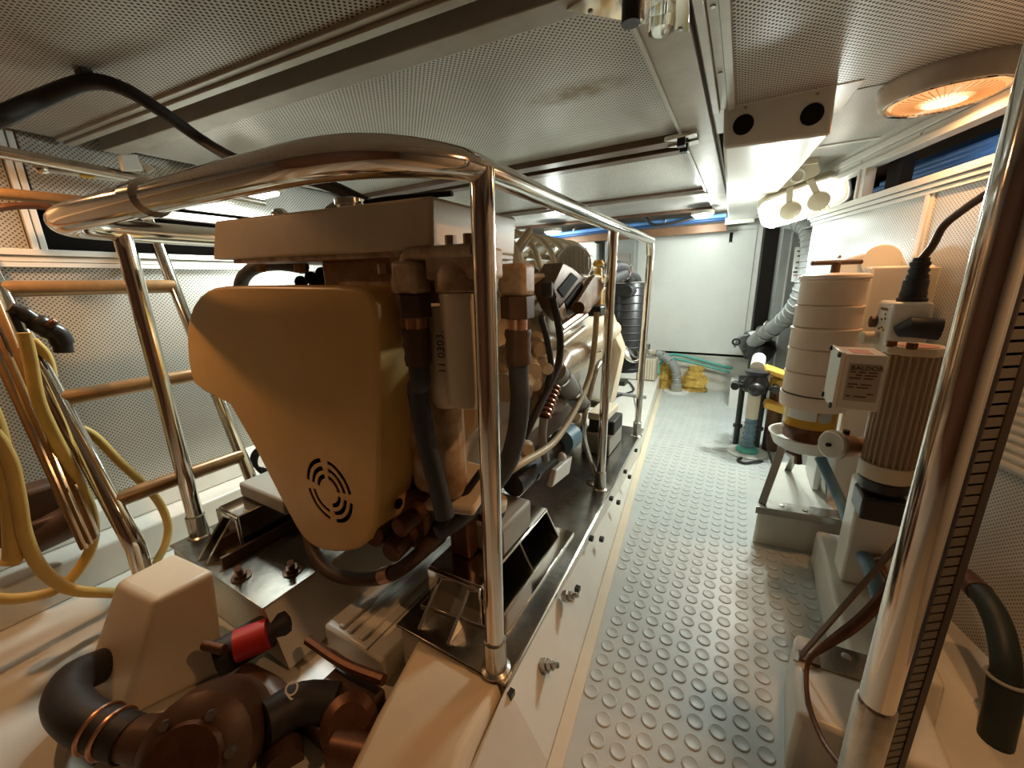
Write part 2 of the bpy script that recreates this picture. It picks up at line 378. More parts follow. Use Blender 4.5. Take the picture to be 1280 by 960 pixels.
# back wall
wb = struct(MB().span((-2.9, 5.0, -.05), (1.6, 5.05, 2.0)).build('wall_back', 'gelcoat'))
MB().prism([(-2.9, 4.87, -.012), (-2.9, 5, -.012), (-2.9, 5, .39), (-2.9, 4.93, .39), (-2.9, 4.905, .10), (-2.9, 4.87, .04)], (3.05, 0, 0)).build('sill', 'gelcoat', wb, .008)
MB().span((-1.2, 4.935, .392), (.10, 4.99, .418)).build('shadow_gap', 'dark', wb)
MB().span((.27, 4.36, -.02), (1.5, 5, 1.9)).build('grey_bulkhead', 'grey_cabinet', wb)
MB().span((.33, 4.35, .1), (.342, 4.36, 1.88)).build('bulkhead_joint', 'white', wb)
# rear bulkhead behind the viewer
wre = struct(MB().span((-2.9, -1.65, -.05), (1.9, -1.6, 2.05)).build('wall_rear', 'rear_brown'))
# cabinet door in the back wall
dr = thing('cabinet_door', 'large plain white panel door at the far end of the aisle', 'door', (-.5, 4.93, .42))
D = MB().span((-1.12, 4.885, .42), (.13, 4.93, 1.755)).build('door_leaf', 'white', dr, .004)
MB().span((.075, 4.879, .43), (.08, 4.886, 1.745)).build('edge_groove', 'grey_cabinet', dr)
MB().span((-1.1, 4.880, 1.71), (.07, 4.886, 1.714)).build('edge_groove', 'grey_cabinet', dr)
MB().span((-.165, 4.88, 1.60), (-.135, 4.887, 1.695)).build('finger_slot', 'dark', dr)
MB().prism([(-.172, 4.882, 1.593), (-.128, 4.882, 1.593), (-.128, 4.882, 1.60), (-.172, 4.882, 1.60)], (0, .004, 0)).build('slot_rim', 'steel', dr)
# ================================================================ LAMPS
def round_lamp(loc, label, power, r=.19):
    t = thing('round_ceiling_lamp', label, 'lamp', loc, 'round ceiling lamps')
    x, y, z = loc
    MB().lathe([(r, 0), (r, -.012), (r*.97, -.02), (r*.94, -.055), (r*.90, -.066), (r*.80, -.066), (r*.78, -.04), (r*.76, 0)], loc, n=48).build('housing', 'beam', t)
    MB().ring((x, y, z-.064), (0, 0, 1), r*.84, .006, 48, 6).build('rim', 'chrome', t)
    L = MB().lathe([(r*.79, -.058), (r*.70, -.068), (r*.4, -.074), (.001, -.076)], loc, n=48).build('lens', 'lens_warm', t)
    rb = MB()
    for k in range(44):
        a = 2*math.pi*k/44; c_, s_ = math.cos(a), math.sin(a); rb.tube([(x+r*.3*c_, y+r*.3*s_, z-.076), (x+r*.72*c_, y+r*.72*s_, z-.068)], .0022, 4)
    rb.build('lens_ribs', 'lens_rib', L)['kind'] = 'stuff'
    MB().lathe([(r*.42, -.0735), (r*.2, -.080), (.026, -.083)], loc, n=24).build('bulb', 'bulb_warm', L)
    for k in range(3):
        a = 2.1*k+3.4; MB().lathe([(.006, 0), (.005, .003), (.001, .004)], (x+r*.985*math.cos(a), y+r*.985*math.sin(a), z-.012), (0, 0, -1), 8).build('screw', 'steel', t)
    l = lamp('warm_bulb', (0, 0, -.086), power, WARM, kind='AREA', size=(.045, .045)); l.parent = t
    l.data.shape = 'DISK'; l.data.size = .05
    return t
round_lamp((.55, 2.13, 1.90), 'round warm ceiling lamp with a thick rim, above the slot window', 4.5)
for k, (x, y, z) in enumerate(((.36, .80, 1.90), (-2.22, .24, 1.90))):  # unseen lamps added to warm the filter side and the port foreground
    round_lamp((x, y, z), ('added round warm lamp out of view overhead, above the chrome pole', 'added round warm lamp out of view over the port side, above the tapered block')[k], (8.5, 8.0)[k], .15)
for k, p in enumerate(((691, 292), (878, 271))):
    c = onz(p[0], p[1], 1.80); c = ony(p[0], p[1], 4.3)
    t = thing('small_ceiling_lamp', 'small lit dome lamp %s' % ('over the ribbed engine top at the far end' if k == 0 else 'above the top left corner of the white door'), 'lamp', c, 'small dome lamps')
    MB().lathe([(.10, .05), (.10, .02), (.085, .012)], c, n=24).build('rim', 'beam', t)
    MB().lathe([(.085, .012), (.06, -.008), (.001, -.014)], c, n=24).build('lens', 'lens_lit', t)
    l = lamp('dome_bulb', (0, 0, -.08), 12, COOL, .06); l.parent = t
# bright bulkhead lamp with two round knobs
YL = 3.2
c = ony(1003, 252, YL)
bl = thing('bulkhead_lamp', 'bright cream bulkhead lamp with two round knobs in the top right corner', 'lamp', c)
ux = V((.93, -.12, .26)).normalized(); uz = (V((0, -.5, .87))-ux*V((0, -.5, .87)).dot(ux)).normalized(); un = uz.cross(ux).normalized()
if un.y > 0: un = -un
def lp(a, b, d=0): return c+ux*a+uz*b+un*d
def oval(a, b, n=24, e=.5, d=0): return [lp(a*math.copysign(abs(math.cos(t))**e, math.cos(t)), b*math.copysign(abs(math.sin(t))**e, math.sin(t)), d) for t in [2*math.pi*i/n for i in range(n)]]
MB().loft(oval(.24, .115, d=-.05), oval(.225, .10, d=.0)).build('housing', 'knob_cream', bl, .006)
MB().loft(oval(.205, .085, d=.0), oval(.195, .075, d=.022)).build('diffuser', 'lens_lit', bl)
MB().tube(oval(.225, .10, 32, d=.012), .009, 8, True).build('rim', 'white_plastic', bl)
for k in range(6):
    a = -.205+.02*k
    MB().tube(spl([lp(a, .07, .02), lp(a-.008, .0, .045), lp(a+.01, -.07, .045), lp(a+.04, -.098, .02)], 4), .004, 6).build('cage_bar', 'white_plastic', bl)
for k in range(3):
    a = .07+.022*k; MB().tube([lp(a, -.06, .03), lp(a+.01, -.095, .02)], .004, 6).build('cage_bar', 'steel', bl)
for a in (-.065, .075):
    kn = MB().lathe([(.056, 0), (.060, .008), (.056, .02), (.03, .026), (.001, .028)], lp(a, -.012, .034), un, 28).build('knob', 'knob_cream', bl)
    MB().prism([lp(a-.018, .03, .034), lp(a+.018, .03, .034), lp(a*.7+.018, .135, .034), lp(a*.7-.018, .135, .034)], un*.014).build('stem', 'knob_cream', kn, .003)
br = MB().prism([lp(.105*math.copysign(abs(math.cos(t))**.5, math.cos(t)), .185+.048*math.copysign(abs(math.sin(t))**.5, math.sin(t)), .0) for t in [2*math.pi*i/20 for i in range(20)]], un*.045).build('bracket', 'knob_cream', bl, .006)
MB().ring(lp(0, .185, .048), un, .034, .0055, 24, 8).build('ring', 'white_plastic', br)
MB().span(lp(-.11, .235, -.02), lp(.11, .25, .05)).build('bracket_lip', 'knob_cream', br)
l = lamp('bulkhead_tube', (0, 0, 0), 26, COOL, kind='AREA', size=(.10, .09)); l.parent = bl
dn = (un*.5+V((-1.0, 0, -.25))).normalized(); ax_ = uz.cross(dn).normalized()
l.matrix_local = Matrix((ax_, (-dn).cross(ax_), -dn)).transposed().to_4x4(); l.location = -ux*.16+un*.05
l = lamp('bulkhead_down_fill', -uz*.125, 55, COOL, kind='AREA', size=(.34, .10), rot=(R(-12), R(38), 0)); l.parent = bl  # second light under the housing, added to reach the aisle floor
l = lamp('bulkhead_fill', -ux*.34-uz*.22+un*.12, 6, COOL, .05); l.parent = bl  # bare point clear of the fitting, added to lift ceiling and surroundings
# same kind of lamp on the port side, hidden behind the engine
c2 = V((-2.42, 1.35, 1.80))
b2 = thing('oval_lamp', 'oval ceiling lamp on the port side, glimpsed between rail and engine tank', 'lamp', c2)
MB().box(c2, (.36, .2, .07)).build('housing', 'knob_cream', b2, .02)
MB().box(c2-V((0, 0, .04)), (.30, .15, .03)).build('diffuser', 'lens_lit', b2, .01)
MB().span(c2+V((-.05, -.05, .03)), c2+V((.05, .05, .105))).build('mount', 'knob_cream', b2)
l = lamp('port_bulb', (0, 0, -.062), 30, COOL, kind='AREA', size=(.28, .13)); l.parent = b2

# ================================================================ CEILING ITEMS
# boxed air duct with two round outlets
YP = 1.98
d0 = thing('air_duct_box', 'cream ceiling duct box with two round dark outlets in its end', 'duct', (.05, YP, 1.74))
A = [ony(*p, YP) for p in ((905, 130), (1046, 112), (1039, 168), (904, 186))]
A = [V((q.x, YP, q.z)) for q in A]
B = [V((-.185, 4.75, 1.915)), V((.03, 4.75, 1.915)), V((.02, 4.75, 1.775)), V((-.185, 4.75, 1.775))]
A = [V((A[0].x, YP, 1.915)), V((A[1].x, YP, 1.915)), A[2], A[3]]
MB().loft(A, B).build('duct_body', 'white_plastic', d0, .012, 3)
MB().prism([A[0]+V((-.04, -.004, -.018)), A[1]+V((.075, -.004, -.018)), A[1]+V((.06, .3, -.018)), A[0]+V((-.04, .3, -.018))], (0, 0, .012)).build('flange', 'white_plastic', d0, .004)
for p in ((929, 156), (1015, 143)):
    q = ony(*p, YP); o = MB().lathe([(.036, 0), (.036, -.004), (.031, -.004), (.031, -.0015), (.001, -.0012)], (q.x, YP, q.z), (0, 1, 0), 28).build('outlet', 'dark', d0)
for p in ((932, 134), (1022, 117)):
    q = ony(*p, YP); MB().lathe([(.005, 0), (.004, .003), (.001, .004)], (q.x, YP, q.z), (0, -1, 0), 8).build('screw', 'steel', d0)
MB().span((-.205, 4.55, 1.74), (.04, 4.57, 1.80)).build('end_lip', 'white_plastic', d0, .004)
# hatch handle above, glass-clear housing
hx = onz(800, 8, 1.87)
hh = thing('hatch_latch', 'chrome hatch latch with clear housing and round push knob, at the top edge', 'latch', (hx.x, hx.y, 1.88))
P = [onz(*p, 1.875) for p in ((708, 14), (790, -40), (862, -30), (862, 41), (765, 24))]
MB().prism(P, (0, 0, .008)).build('base_plate', 'chrome', hh, .002)
q0 = onz(815, 5, 1.872)
MB().lathe([(.03, 0), (.032, .03), (.03, .045), (.012, .05)], onz(828, 12, 1.874), (0, 0, -1), 20).build('clear_housing', 'clear', hh)
kb = MB().cyl(onz(790, -10, 1.874), onz(790, -10, 1.874)-V((0, 0, .06)), .021, n=20).build('plunger', 'black_plastic', hh)
pb = onz(796, 26, 1.84); MB().lathe([(.0185, .03), (.0185, 0), (.016, -.004), (.001, -.005)], pb, (0, 0, 1), 20).build('push_knob', 'chrome', hh)
for p in ((738, 14), (850, 36)): MB().lathe([(.007, 0), (.006, .003), (.001, .004)], onz(*p, 1.875), (0, 0, -1), 10).build('screw', 'steel', hh)
# small hatch catch by the beam
hx = onz(858, 178, 1.86)
hc = thing('hatch_catch', 'small bright hatch catch where the brown cross frame meets the beam', 'latch', (hx.x, hx.y, 1.88))
for dy, m in ((-.05, 'chrome'), (.05, 'chrome')):
    MB().prism([V((hx.x-.09, hx.y+dy-.01, 1.862)), V((hx.x+.05, hx.y+dy-.05, 1.862)), V((hx.x+.05, hx.y+dy+.01, 1.862)), V((hx.x-.02, hx.y+dy+.03, 1.862))], (0, 0, .02)).build('catch_plate', m, hc, .002)
    MB().box((hx.x-.015, hx.y+dy+.005, 1.848), (.035, .04, .03)).build('catch_block', 'black_plastic', hc, .003)
# tubes of the hatch on the port side
def ceil_bar(name, p, q, X, r, m, label, cat='bar', box=False):
    a, b = onx(*p, X), onx(*q, X); o = MB().tube([a, b], r, 12).build(name, m); return tag(o, label, cat)
ceil_bar('hatch_side_bar', (-20, 186), (330, 254), -2.28, .022, 'brushed', 'long metal bar under the hatch, nearest of the bars at left, passing above the ladder')
ceil_bar('hatch_edge_bar', (-20, 240), (170, 258), -2.45, .022, 'wood_rung', 'brown bar under the left hatch edge, level with the upper rail end')
t = thing('gas_strut', 'thin hatch gas strut with a yellow label, under the left bars', 'strut', onx(60, 212, -2.33))
MB().tube([onx(52, 211, -2.33), onx(155, 224, -2.33)], .013, 10).build('cylinder', 'steel', t)
MB().tube([onx(155, 224, -2.33), onx(225, 236, -2.33)], .006, 8).build('rod', 'chrome', t)
MB().tube([onx(98, 217, -2.33), onx(116, 219, -2.33)], .0145, 10).build('label_band', 'yellow_paint', t)
MB().ball(onx(52, 211, -2.33), .02, 10).build('ball_joint', 'chrome', t)
t = thing('hinge_bracket', 'white hinge bracket hanging under the hatch near the left bars', 'bracket', onx(165, 205, -2.2))
MB().prism([onx(150, 193, -2.2), onx(172, 193, -2.2), onx(180, 213, -2.2), onx(155, 213, -2.2)], (-.03, 0, 0)).build('plate', 'white_plastic', t, .003)
MB().prism([onx(170, 196, -2.2), onx(196, 212, -2.2), onx(184, 216, -2.2)], (-.02, 0, 0)).build('arm', 'chrome', t, .002)
tag(MB().tube(spl([onx(-15, 262, -2.42), onx(25, 257, -2.42), onx(60, 259, -2.42), onx(105, 268, -2.42)], 5), .013, 8).build('dark_red_hose', 'bronze_red'), 'short dark red hose lying along the left hatch edge above the trim', 'hose')
# black cable overhead
pts = [onz(-30, 152, 1.72), onz(0, 146, 1.74), onz(50, 124, 1.81), onz(108, 103, 1.868), onz(150, 109, 1.855), onz(200, 138, 1.81), onz(260, 180, 1.735)]
pts = pts[:7]+[V((-1.36, .78, 1.62)), V((-1.15, .86, 1.56)), V((-1.0, .9, 1.49))]
cb = tag(MB().tube(spl(pts, 6), [.026-.008*min(1, i/36) for i in range(6*(len(pts)-1)+1)], 10).build('black_cable', 'black_rubber'), 'thick black cable arching under the ceiling down behind the chrome rail', 'cable')
MB().box(pts[3]+V((0, 0, .022)), (.05, .03, .02)).build('cable_clip', 'black_rubber', cb, .003)
# blue hoses across the far end
for k, z in enumerate((1.775, 1.80)):
    t = tag(MB().tube(spl([(-2.6, 4.62-.05*k, z-.02), (-1.9, 4.60-.05*k, z-.01), (-1.2, 4.6-.05*k, z+.015), (-.7, 4.62-.05*k, z+.025), (-.2, 4.64-.05*k, z+.03)], 5), .02, 10).build('overhead_blue_hose', 'bright_blue' if k else 'deep_blue'),
        ('dark blue hose across the far end under the ceiling, lower of two', 'blue hose with white ties across the far end, upper of two')[k], 'hose', 'overhead blue hoses')
    if k:
        for x in (-1.75, -1.2, -.75): MB().ring((x, 4.555, z+.012), (1, 0, 0), .024, .006, 14, 6).build('white_tie', 'white', t)
tag(MB().span((-2.6, 4.66, 1.69), (-.19, 4.75, 1.77)).build('far_cross_beam', 'beam_brown', None, .004), 'brown cross beam under the blue hoses at the far end', 'beam')
tag(MB().tube(spl([(-.95, 4.51, 1.88), (-.85, 4.50, 1.79), (-.6, 4.50, 1.80), (-.3, 4.51, 1.86)], 6), .014, 8).build('black_wiring', 'black_rubber'), 'black wiring looping under the ceiling left of the duct end', 'cable')
# ================================================================ ENGINE BEDS
def bedx(y): return -.445-.035*(y-.7)      # aisle-side top edge of the starboard bed
ZB = .20
eb = thing('engine_bed', 'starboard engine bed, polished steel cap and white side along the aisle', 'engine bed', (-.6, 1.7, 0))
y1, y2 = .70, 2.78
MB().prism([(-.84, y1, .0), (bedx(y1)-.012, y1, .0), (bedx(y2)-.012, y2, .0), (-.88, y2, .0)], (0, 0, ZB-.006)).build('stringer', 'gelcoat', eb)
MB().prism([(-.85, y1-.01, ZB-.006), (bedx(y1), y1-.01, ZB-.006), (bedx(y2), y2, ZB-.006), (-.89, y2, ZB-.006)], (0, 0, .008)).build('steel_cap', 'polished_bed', eb, .002)
MB().tube([(bedx(y1)+.002, y1, ZB-.004), (bedx(y2)+.002, y2, ZB-.004)], .007, 8).build('edge_bead', 'chrome', eb)
def bot(y): return fe(y)-.012
MB().add([(bedx(.3), .3, .0), (bedx(4.6), 4.6, 0), (bedx(y2), y2, ZB-.01), (bedx(y1), y1, ZB-.01), (bedx(.3)+.03, .3, .06)], [(0, 1, 2, 3, 4)])
side = MB().add([(bedx(y1)-.02, y1, 0), (bedx(y2)-.02, y2, 0), (bedx(y1), y1, ZB-.012), (bedx(y2), y2, ZB-.012), (bot(y1), y1, -.005), (bot(y2), y2, -.005)],
                [(0, 2, 3, 1), (0, 1, 5, 4), (2, 4, 5, 3), (0, 4, 2), (1, 3, 5)]).build('side_panel', 'gelcoat', eb)
MB().add([(bedx(.2)-.02, .1, 0), (bedx(y1)-.02, y1, 0), (bedx(.2)+.02, .1, .03), (bedx(y1), y1, ZB-.012), (bot(.1), .1, -.005), (bot(y1), y1, -.005)],
         [(0, 2, 3, 1), (0, 1, 5, 4), (2, 4, 5, 3), (0, 4, 2), (1, 3, 5)]).build('side_fairing', 'gelcoat', eb)
MB().prism([(bot(.1)+.0, .1, -.012), (fe(.1)+.03, .1, -.012), (fe(4.8)+.03, 4.8, -.012), (bot(4.8), 4.8, -.012)], (0, 0, .016)).build('floor_edging', 'cream', eb, .003)
MB().prism([(-1.08, y2, 0), (bedx(y2)+.0, y2, 0), (bot(y2), y2, 0), (bot(4.7), 4.7, 0), (-1.08, 4.7, 0)], (0, 0, .15)).build('far_platform', 'gelcoat', eb, .015)
S0, S1, S2 = V((bedx(.9), .9, ZB-.012)), V((bedx(2.4), 2.4, ZB-.012)), V((bot(.9), .9, -.005))
SN = (S1-S0).cross(S2-S0).normalized(); SN = SN if SN.x > 0 else -SN
for p in ((795, 563), (787, 596), (781.5, 589.5), (764, 623), (773, 628), (739, 673), (752, 674), (722, 736), (638, 867)):
    q = onp(*p, S0, SN); MB().box(q, (.018, .02, .018)).build('bolt_end', 'black_plastic', eb)
for p in ((706, 746), (679, 832)):
    q = onp(*p, S0, SN); o = MB().hexnut(q-SN*.004, q+SN*.018, .021).hexnut(q+SN*.018, q+SN*.036, .015).cyl(q+SN*.03, q+SN*.055, .009).build('hex_bolt', 'steel', eb, .001)
# cream tapered end of the starboard bed
e = [onz(530, 792, ZB), onz(628, 848, ZB), onz(578, 935, .17), onz(472, 893, .17)]
g = [onz(522, 800, -.01), onz(640, 900, -.01), V((-.37, .14, -.01)), V((-.69, .14, -.01))]
e = [V((-.76, .70, ZB-.008)), V((-.462, .70, ZB-.008)), e[2], e[3]]
g = [V((-.80, .70, -.01)), V((-.43, .70, -.01)), V((-.36, .12, -.01)), V((-.68, .12, -.01))]
MB().loft(g, e).build('tapered_end', 'cream', eb, .018, 3)

ep = thing('engine_bed', 'port engine bed with a pale capped top and two big bolts, beside the ladder', 'engine bed', (-1.65, 1.6, 0))
MB().prism([(-2.02, .52, 0), (-1.20, .52, 0), (-1.31, .53, ZB-.006), (-2.0, .53, ZB-.006)], (0, 2.3, 0)).build('stringer', 'gelcoat', ep)
MB().prism([(-2.01, .52, ZB-.006), (-1.30, .52, ZB-.006), (-1.30, 2.8, ZB-.006), (-2.01, 2.8, ZB-.006)], (0, 0, .008)).build('steel_cap', 'polished_bed', ep, .002)
MB().span((-1.655, .56, ZB), (-1.64, 2.7, ZB+.045)).build('upstand', 'frame_brown', ep)
for p in ((302, 722), (366, 715)):
    q = onz(*p, ZB); m = MB().lathe([(.034, 0), (.034, .008), (.02, .009)], q, n=14).hexnut(q, q+V((.006, -.004, .028)), .022).cyl(q+V((.006, -.004, .028)), q+V((.022, -.014, .06)), .012).build('hex_bolt', 'frame_brown', ep)
# cream block closing the port bed
T = [onz(*p, .31) for p in ((144, 727), (193, 752), (269, 712), (218, 690))]
Bq = [onz(*p, -.01) for p in ((104, 850), (150, 905), (283, 840), (225, 770))]
cbk = tag(MB().loft(Bq, T).build('tapered_block', 'cream', None, .018, 3), 'tall cream tapered block in the lower left, beside the black elbow hose', 'block')
# drip tray between the beds
dt = thing('drip_tray', 'white ribbed drip tray under the engine between the two beds', 'tray', (-1.0, 1.5, 0))
MB().span((-1.17, .64, -.01), (-.875, 2.6, .09)).build('tray_body', 'gelcoat', dt, .012)
for x in (-1.10, -1.06, -1.0): MB().span((x-.012, .66, .088), (x+.012, 2.6, .100)).build('ridge', 'gelcoat', dt, .004)
MB().span((-.954, .645, .0895), (-.950, 2.6, .0925)).build('seam', 'grey_cabinet', dt)

# engine mount brackets (polished)
def bracket(root, xa, xb, ya, yb, zt, s):
    """s=+1: open, webbed side faces the aisle"""
    z0 = ZB+.002
    top = MB().prism([(xa, ya, zt-.012), (xb, ya, zt-.012), (xb, yb, zt-.012), (xa, yb, zt-.012)], (0, 0, .012)).build('top_plate', 'chrome', root, .004)
    xi = xa if s > 0 else xb; xo = xb if s > 0 else xa
    MB().span((xi, ya, z0), (xi+.012*s, yb, zt-.006)).build('inner_web', 'chrome', root, .002)
    MB().span((xa-.0, ya-.012, z0), (xb, ya, zt-.004)).build('front_plate', 'chrome', root, .004)
    MB().prism([(xi, ya-.06, z0), (xo+.10*s, ya-.02, z0), (xo+.10*s, yb+.05, z0), (xi, yb+.05, z0)], (0, 0, .010)).build('foot_plate', 'chrome', root, .003)
    for y in (ya+.004, (ya+yb)/2, yb-.014):
        MB().prism([(xi+.01*s, y, z0), (xo+.055*s, y, z0+.01), (xo, y, zt-.008), (xi+.01*s, y, zt-.008)], (0, .010, 0)).build('web', 'chrome', root, .002)
    for x in (xa+.05, xb-.05):
        MB().prism([(x, ya-.01, zt-.02), (x, ya-.13, z0+.0), (x, ya-.01, z0)], (.012, 0, 0)).build('front_gusset', 'chrome', root, .002)
mb = thing('mount_bracket', 'polished starboard mount bracket on the steel cap, behind the nearest rail post', 'bracket', (-.7, 1.0, ZB))
bracket(mb, -.83, -.615, .84, 1.34, .325, 1)
mp = thing('mount_bracket', 'polished port mount bracket standing by the foot of the ladder', 'bracket', (-1.75, .8, ZB))
bracket(mp, -1.84, -1.68, .66, 1.05, .36, -1)

# ================================================================ GUARD RAIL
gr = thing('guard_rail', 'chrome tube guard rail around the engine, curving across its near end', 'rail', (-1.2, .5, ZB))
ZR = 1.47
p = spl([(-.505, 2.6, ZR-.07), (-.503, 2.56, ZR-.01), (-.50, 2.5, ZR), (-.495, 1.8, ZR), (-.485, 1.1, ZR), (-.475, .76, ZR), (-.50, .64, ZR), (-.58, .55, ZR), (-.70, .505, ZR), (-.9, .487, ZR), (-1.27, .465, ZR)], 8)
n = len(p); rr = [.0245 if q.y > .75 else .0245+.0115*min(1, (.75-q.y)/.22) for q in p]
MB().tube(p, rr, 18).build('top_rail', 'chrome', gr)
p = spl([(-1.25, .466, ZR), (-1.5, .45, ZR), (-1.78, .44, ZR), (-1.90, .465, ZR), (-1.965, .54, ZR), (-1.985, .7, ZR), (-1.985, 1.2, ZR), (-1.985, 2.6, ZR)], 8)
MB().tube(p, .039, 18).build('front_rail', 'chrome', gr)
MB().cyl((-1.26, .466, ZR), (-1.32, .462, ZR), .0445, n=20).build('collar', 'chrome', gr)
for x, y, r in ((-.472, .72, .0255), (-.513, 1.81, .022), (-.508, 2.62, .021), (-1.975, .62, .030), (-1.985, 1.8, .026)):
    t = y > 2.6 and x > -1
    MB().cyl((x-(.02 if x > -1 else 0), y, ZB), (x+(.0 if x > -1 else 0), y, ZR-(.05 if t else 0)), r, n=18).build('post', 'chrome', gr)
    MB().lathe([(r+.016, 0), (r+.016, .004), (r+.007, .01), (r+.006, .10), (r+.001, .105)], (x-(.02 if x > -1 else 0), y, ZB+.001), n=20).build('post_socket', 'brushed', gr)

# ================================================================ ENGINE
en = thing('marine_engine', 'large cream marine diesel engine inside the chrome guard rail', 'engine', (-1.15, 1.6, ZB))
YC = .68
out = [(233, 440), (240, 478), (252, 490), (286, 496), (330, 583), (367, 655), (380, 675), (398, 688), (425, 692), (455, 686), (474, 655), (473, 480), (470, 385), (462, 366), (440, 357), (360, 357), (285, 357), (262, 360), (244, 374), (234, 400)]
Pc = []
for i_ in range(len(out)):
    A_, B_, C_ = out[i_-1], out[i_], out[(i_+1) % len(out)]
    for t_ in (.25, .75) if i_ not in (2, 3) else (.5,):
        m1, m2 = [(A_[k]+B_[k])/2 for k in (0, 1)], [(B_[k]+C_[k])/2 for k in (0, 1)]
        Pc.append(ony(*[(1-t_)**2*m1[k]+2*t_*(1-t_)*B_[k]+t_**2*m2[k] for k in (0, 1)], YC))
bc = MB().prism(Pc, (0, .14, 0)).build('belt_cover', 'engine_tan', en)
cen = sum(Pc, V())/len(Pc); inn = [cen+(q-cen)*.965 for q in Pc]
cut = MB().prism([q+V((0, .0035, 0)) for q in inn], (0, .16, 0)).build('cutter', 'dark'); boolean(bc, cut)
gc = ony(411, 614, YC)
for rad in (.104, .077, .050):
    for k in range(4):
        a0 = [8, 100, 188, 278][k]; a1 = [82, 172, 262, 352][k]
        if rad < .06 and k == 2: continue
        N = 12; hw = .0075
        o1 = [gc+V(((rad+hw)*math.cos(R(a0+(a1-a0)*i/N)), -.02, (rad+hw)*math.sin(R(a0+(a1-a0)*i/N)))) for i in range(N+1)]
        i1 = [gc+V(((rad-hw)*math.cos(R(a0+(a1-a0)*i/N)), -.02, (rad-hw)*math.sin(R(a0+(a1-a0)*i/N)))) for i in range(N+1)]
        boolean(bc, MB().prism(o1+i1[::-1], (0, .05, 0)).build('cutter', 'dark'))
bc.data.materials.clear(); bc.data.materials.append(MATS['engine_tan'])
b_ = bc.modifiers.new('bevel', 'BEVEL'); b_.width = .010; b_.segments = 3; b_.limit_method = 'ANGLE'; b_.angle_limit = R(60)
b_.limit_method = 'WEIGHT'   # only the outer front edge is rounded
at = bc.data.attributes.new('bevel_weight_edge', 'FLOAT', 'EDGE')
wl_ = worldpos(en)
hull = [q-wl_ for q in Pc]
for e_ in bc.data.edges:
    A_, B_ = (bc.data.vertices[i].co for i in e_.vertices)
    if abs(A_.y-(YC-wl_.y)) < 1e-4 and abs(B_.y-(YC-wl_.y)) < 1e-4 and any((A_-h).length < 1e-3 for h in hull) and any((B_-h).length < 1e-3 for h in hull):
        at.data[e_.index].value = 1
xr_ = max(q.x for q in Pc if q.z < .75)
MB().prism([cen+(q-cen)*.93+V((0, .06, 0)) for q in Pc], (0, .006, 0)).build('slot_shade_plate', 'dark', bc)  # added dark plate, so the slots look shaded inside
MB().lathe([(.017, 0), (.017, .002), (.001, .002)], (xr_-.012, YC+.075, .60), (1, 0, 0), 18).build('side_hole', 'dark', bc)
# what sits behind the cover: pulley, block, sump
MB().lathe([(.12, 0), (.13, .02), (.12, .05), (.05, .06)], (-1.16, YC+.06, .61), (0, 1, 0), 28).build('pulley', 'steel', en)
MB().prism([(-1.50, .86, .55), (-.80, .86, .55), (-.74, .86, .95), (-.86, .86, 1.26), (-1.45, .86, 1.26), (-1.58, .86, .95)], (0, 1.75, 0)).build('engine_block', 'engine', en, .02)
MB().prism([(-1.38, .9, .30), (-.95, .9, .30), (-.82, .9, .56), (-1.5, .9, .56)], (0, 1.6, 0)).build('sump', 'bronze_red', en, .03)
MB().span((-1.0, .80, .40), (-.78, .9, .62)).build('lower_casting', 'bronze_red', en, .02)
for x, z, r in ((-.93, .50, .05), (-.85, .46, .035), (-.80, .56, .03)): MB().cyl((x, .70, z), (x-.01, .84, z+.01), r, n=14).build('lower_fitting', 'bronze_red', en, .006)
MB().tube(spl([ony(384, 655, .80), ony(392, 690, .76), ony(415, 716, .74), ony(455, 724, .74), ony(492, 716, .75), ony(525, 692, .78), ony(548, 668, .82)], 6), .024, 12).build('lower_hose', 'hose_brown', en)
MB().cyl(ony(478, 720, .745), ony(490, 716, .75), .0275, n=14).build('hose_clamp', 'copper', en)
# expansion tank
YT = .72
tl, tr_ = ony(268, 276, YT), ony(539, 244, YT); bl_, br_ = ony(266, 325, YT), ony(540, 311, YT)
yb = 1.10
tk = MB().loft([V((bl_.x, YT, bl_.z)), V((br_.x, YT, br_.z)), V((br_.x, yb, br_.z)), V((bl_.x, yb, bl_.z))], [V((tl.x, YT, tl.z)), V((tr_.x, YT, tr_.z)), V((tr_.x, yb, tr_.z)), V((tl.x, yb, tl.z))]).build('expansion_tank', 'engine', en, .008, 3)
MB().prism([V((bl_.x+.10, YT+.015, bl_.z-.016)), V((br_.x-.005, YT+.015, br_.z-.014)), V((br_.x-.005, yb, br_.z-.012)), V((bl_.x+.10, yb, bl_.z-.012))], (0, 0, .02)).build('tank_flange', 'engine_rust', tk, .003)
for px in (325, 374, 480): q = ony(px, 330, YT+.04); MB().hexnut(q, q+V((0, 0, -.025)), .018).build('tank_bolt', 'engine_rust', tk)
ct = ony(430, 252, YT+.10)
MB().lathe([(.035, -.03), (.035, .006), (.042, .008), (.042, .022), (.025, .028)], (ct.x, YT+.12, tl.z+.0), n=24).build('filler_cap', 'chrome', tk)
MB().tube(spl([(ct.x-.02, YT+.13, tl.z+.015), (ct.x-.10, YT+.14, tl.z+.015), (ct.x-.16, YT+.13, tl.z-.02)], 5), .014, 10).build('cap_hose', 'black_rubber', tk)
MB().tube(spl([(ct.x+.05, YT+.13, tl.z+.01), (ct.x+.14, YT+.14, tl.z+.012), (ct.x+.34, YT+.16, tl.z+.004)], 5), .007, 8).build('vent_pipe', 'dark', tk)
qf = ony(302, 262, YT+.14)
MB().ball((-1.42, YT+.16, tl.z+.02), .03, 10).build('rail_joint', 'chrome', tk)
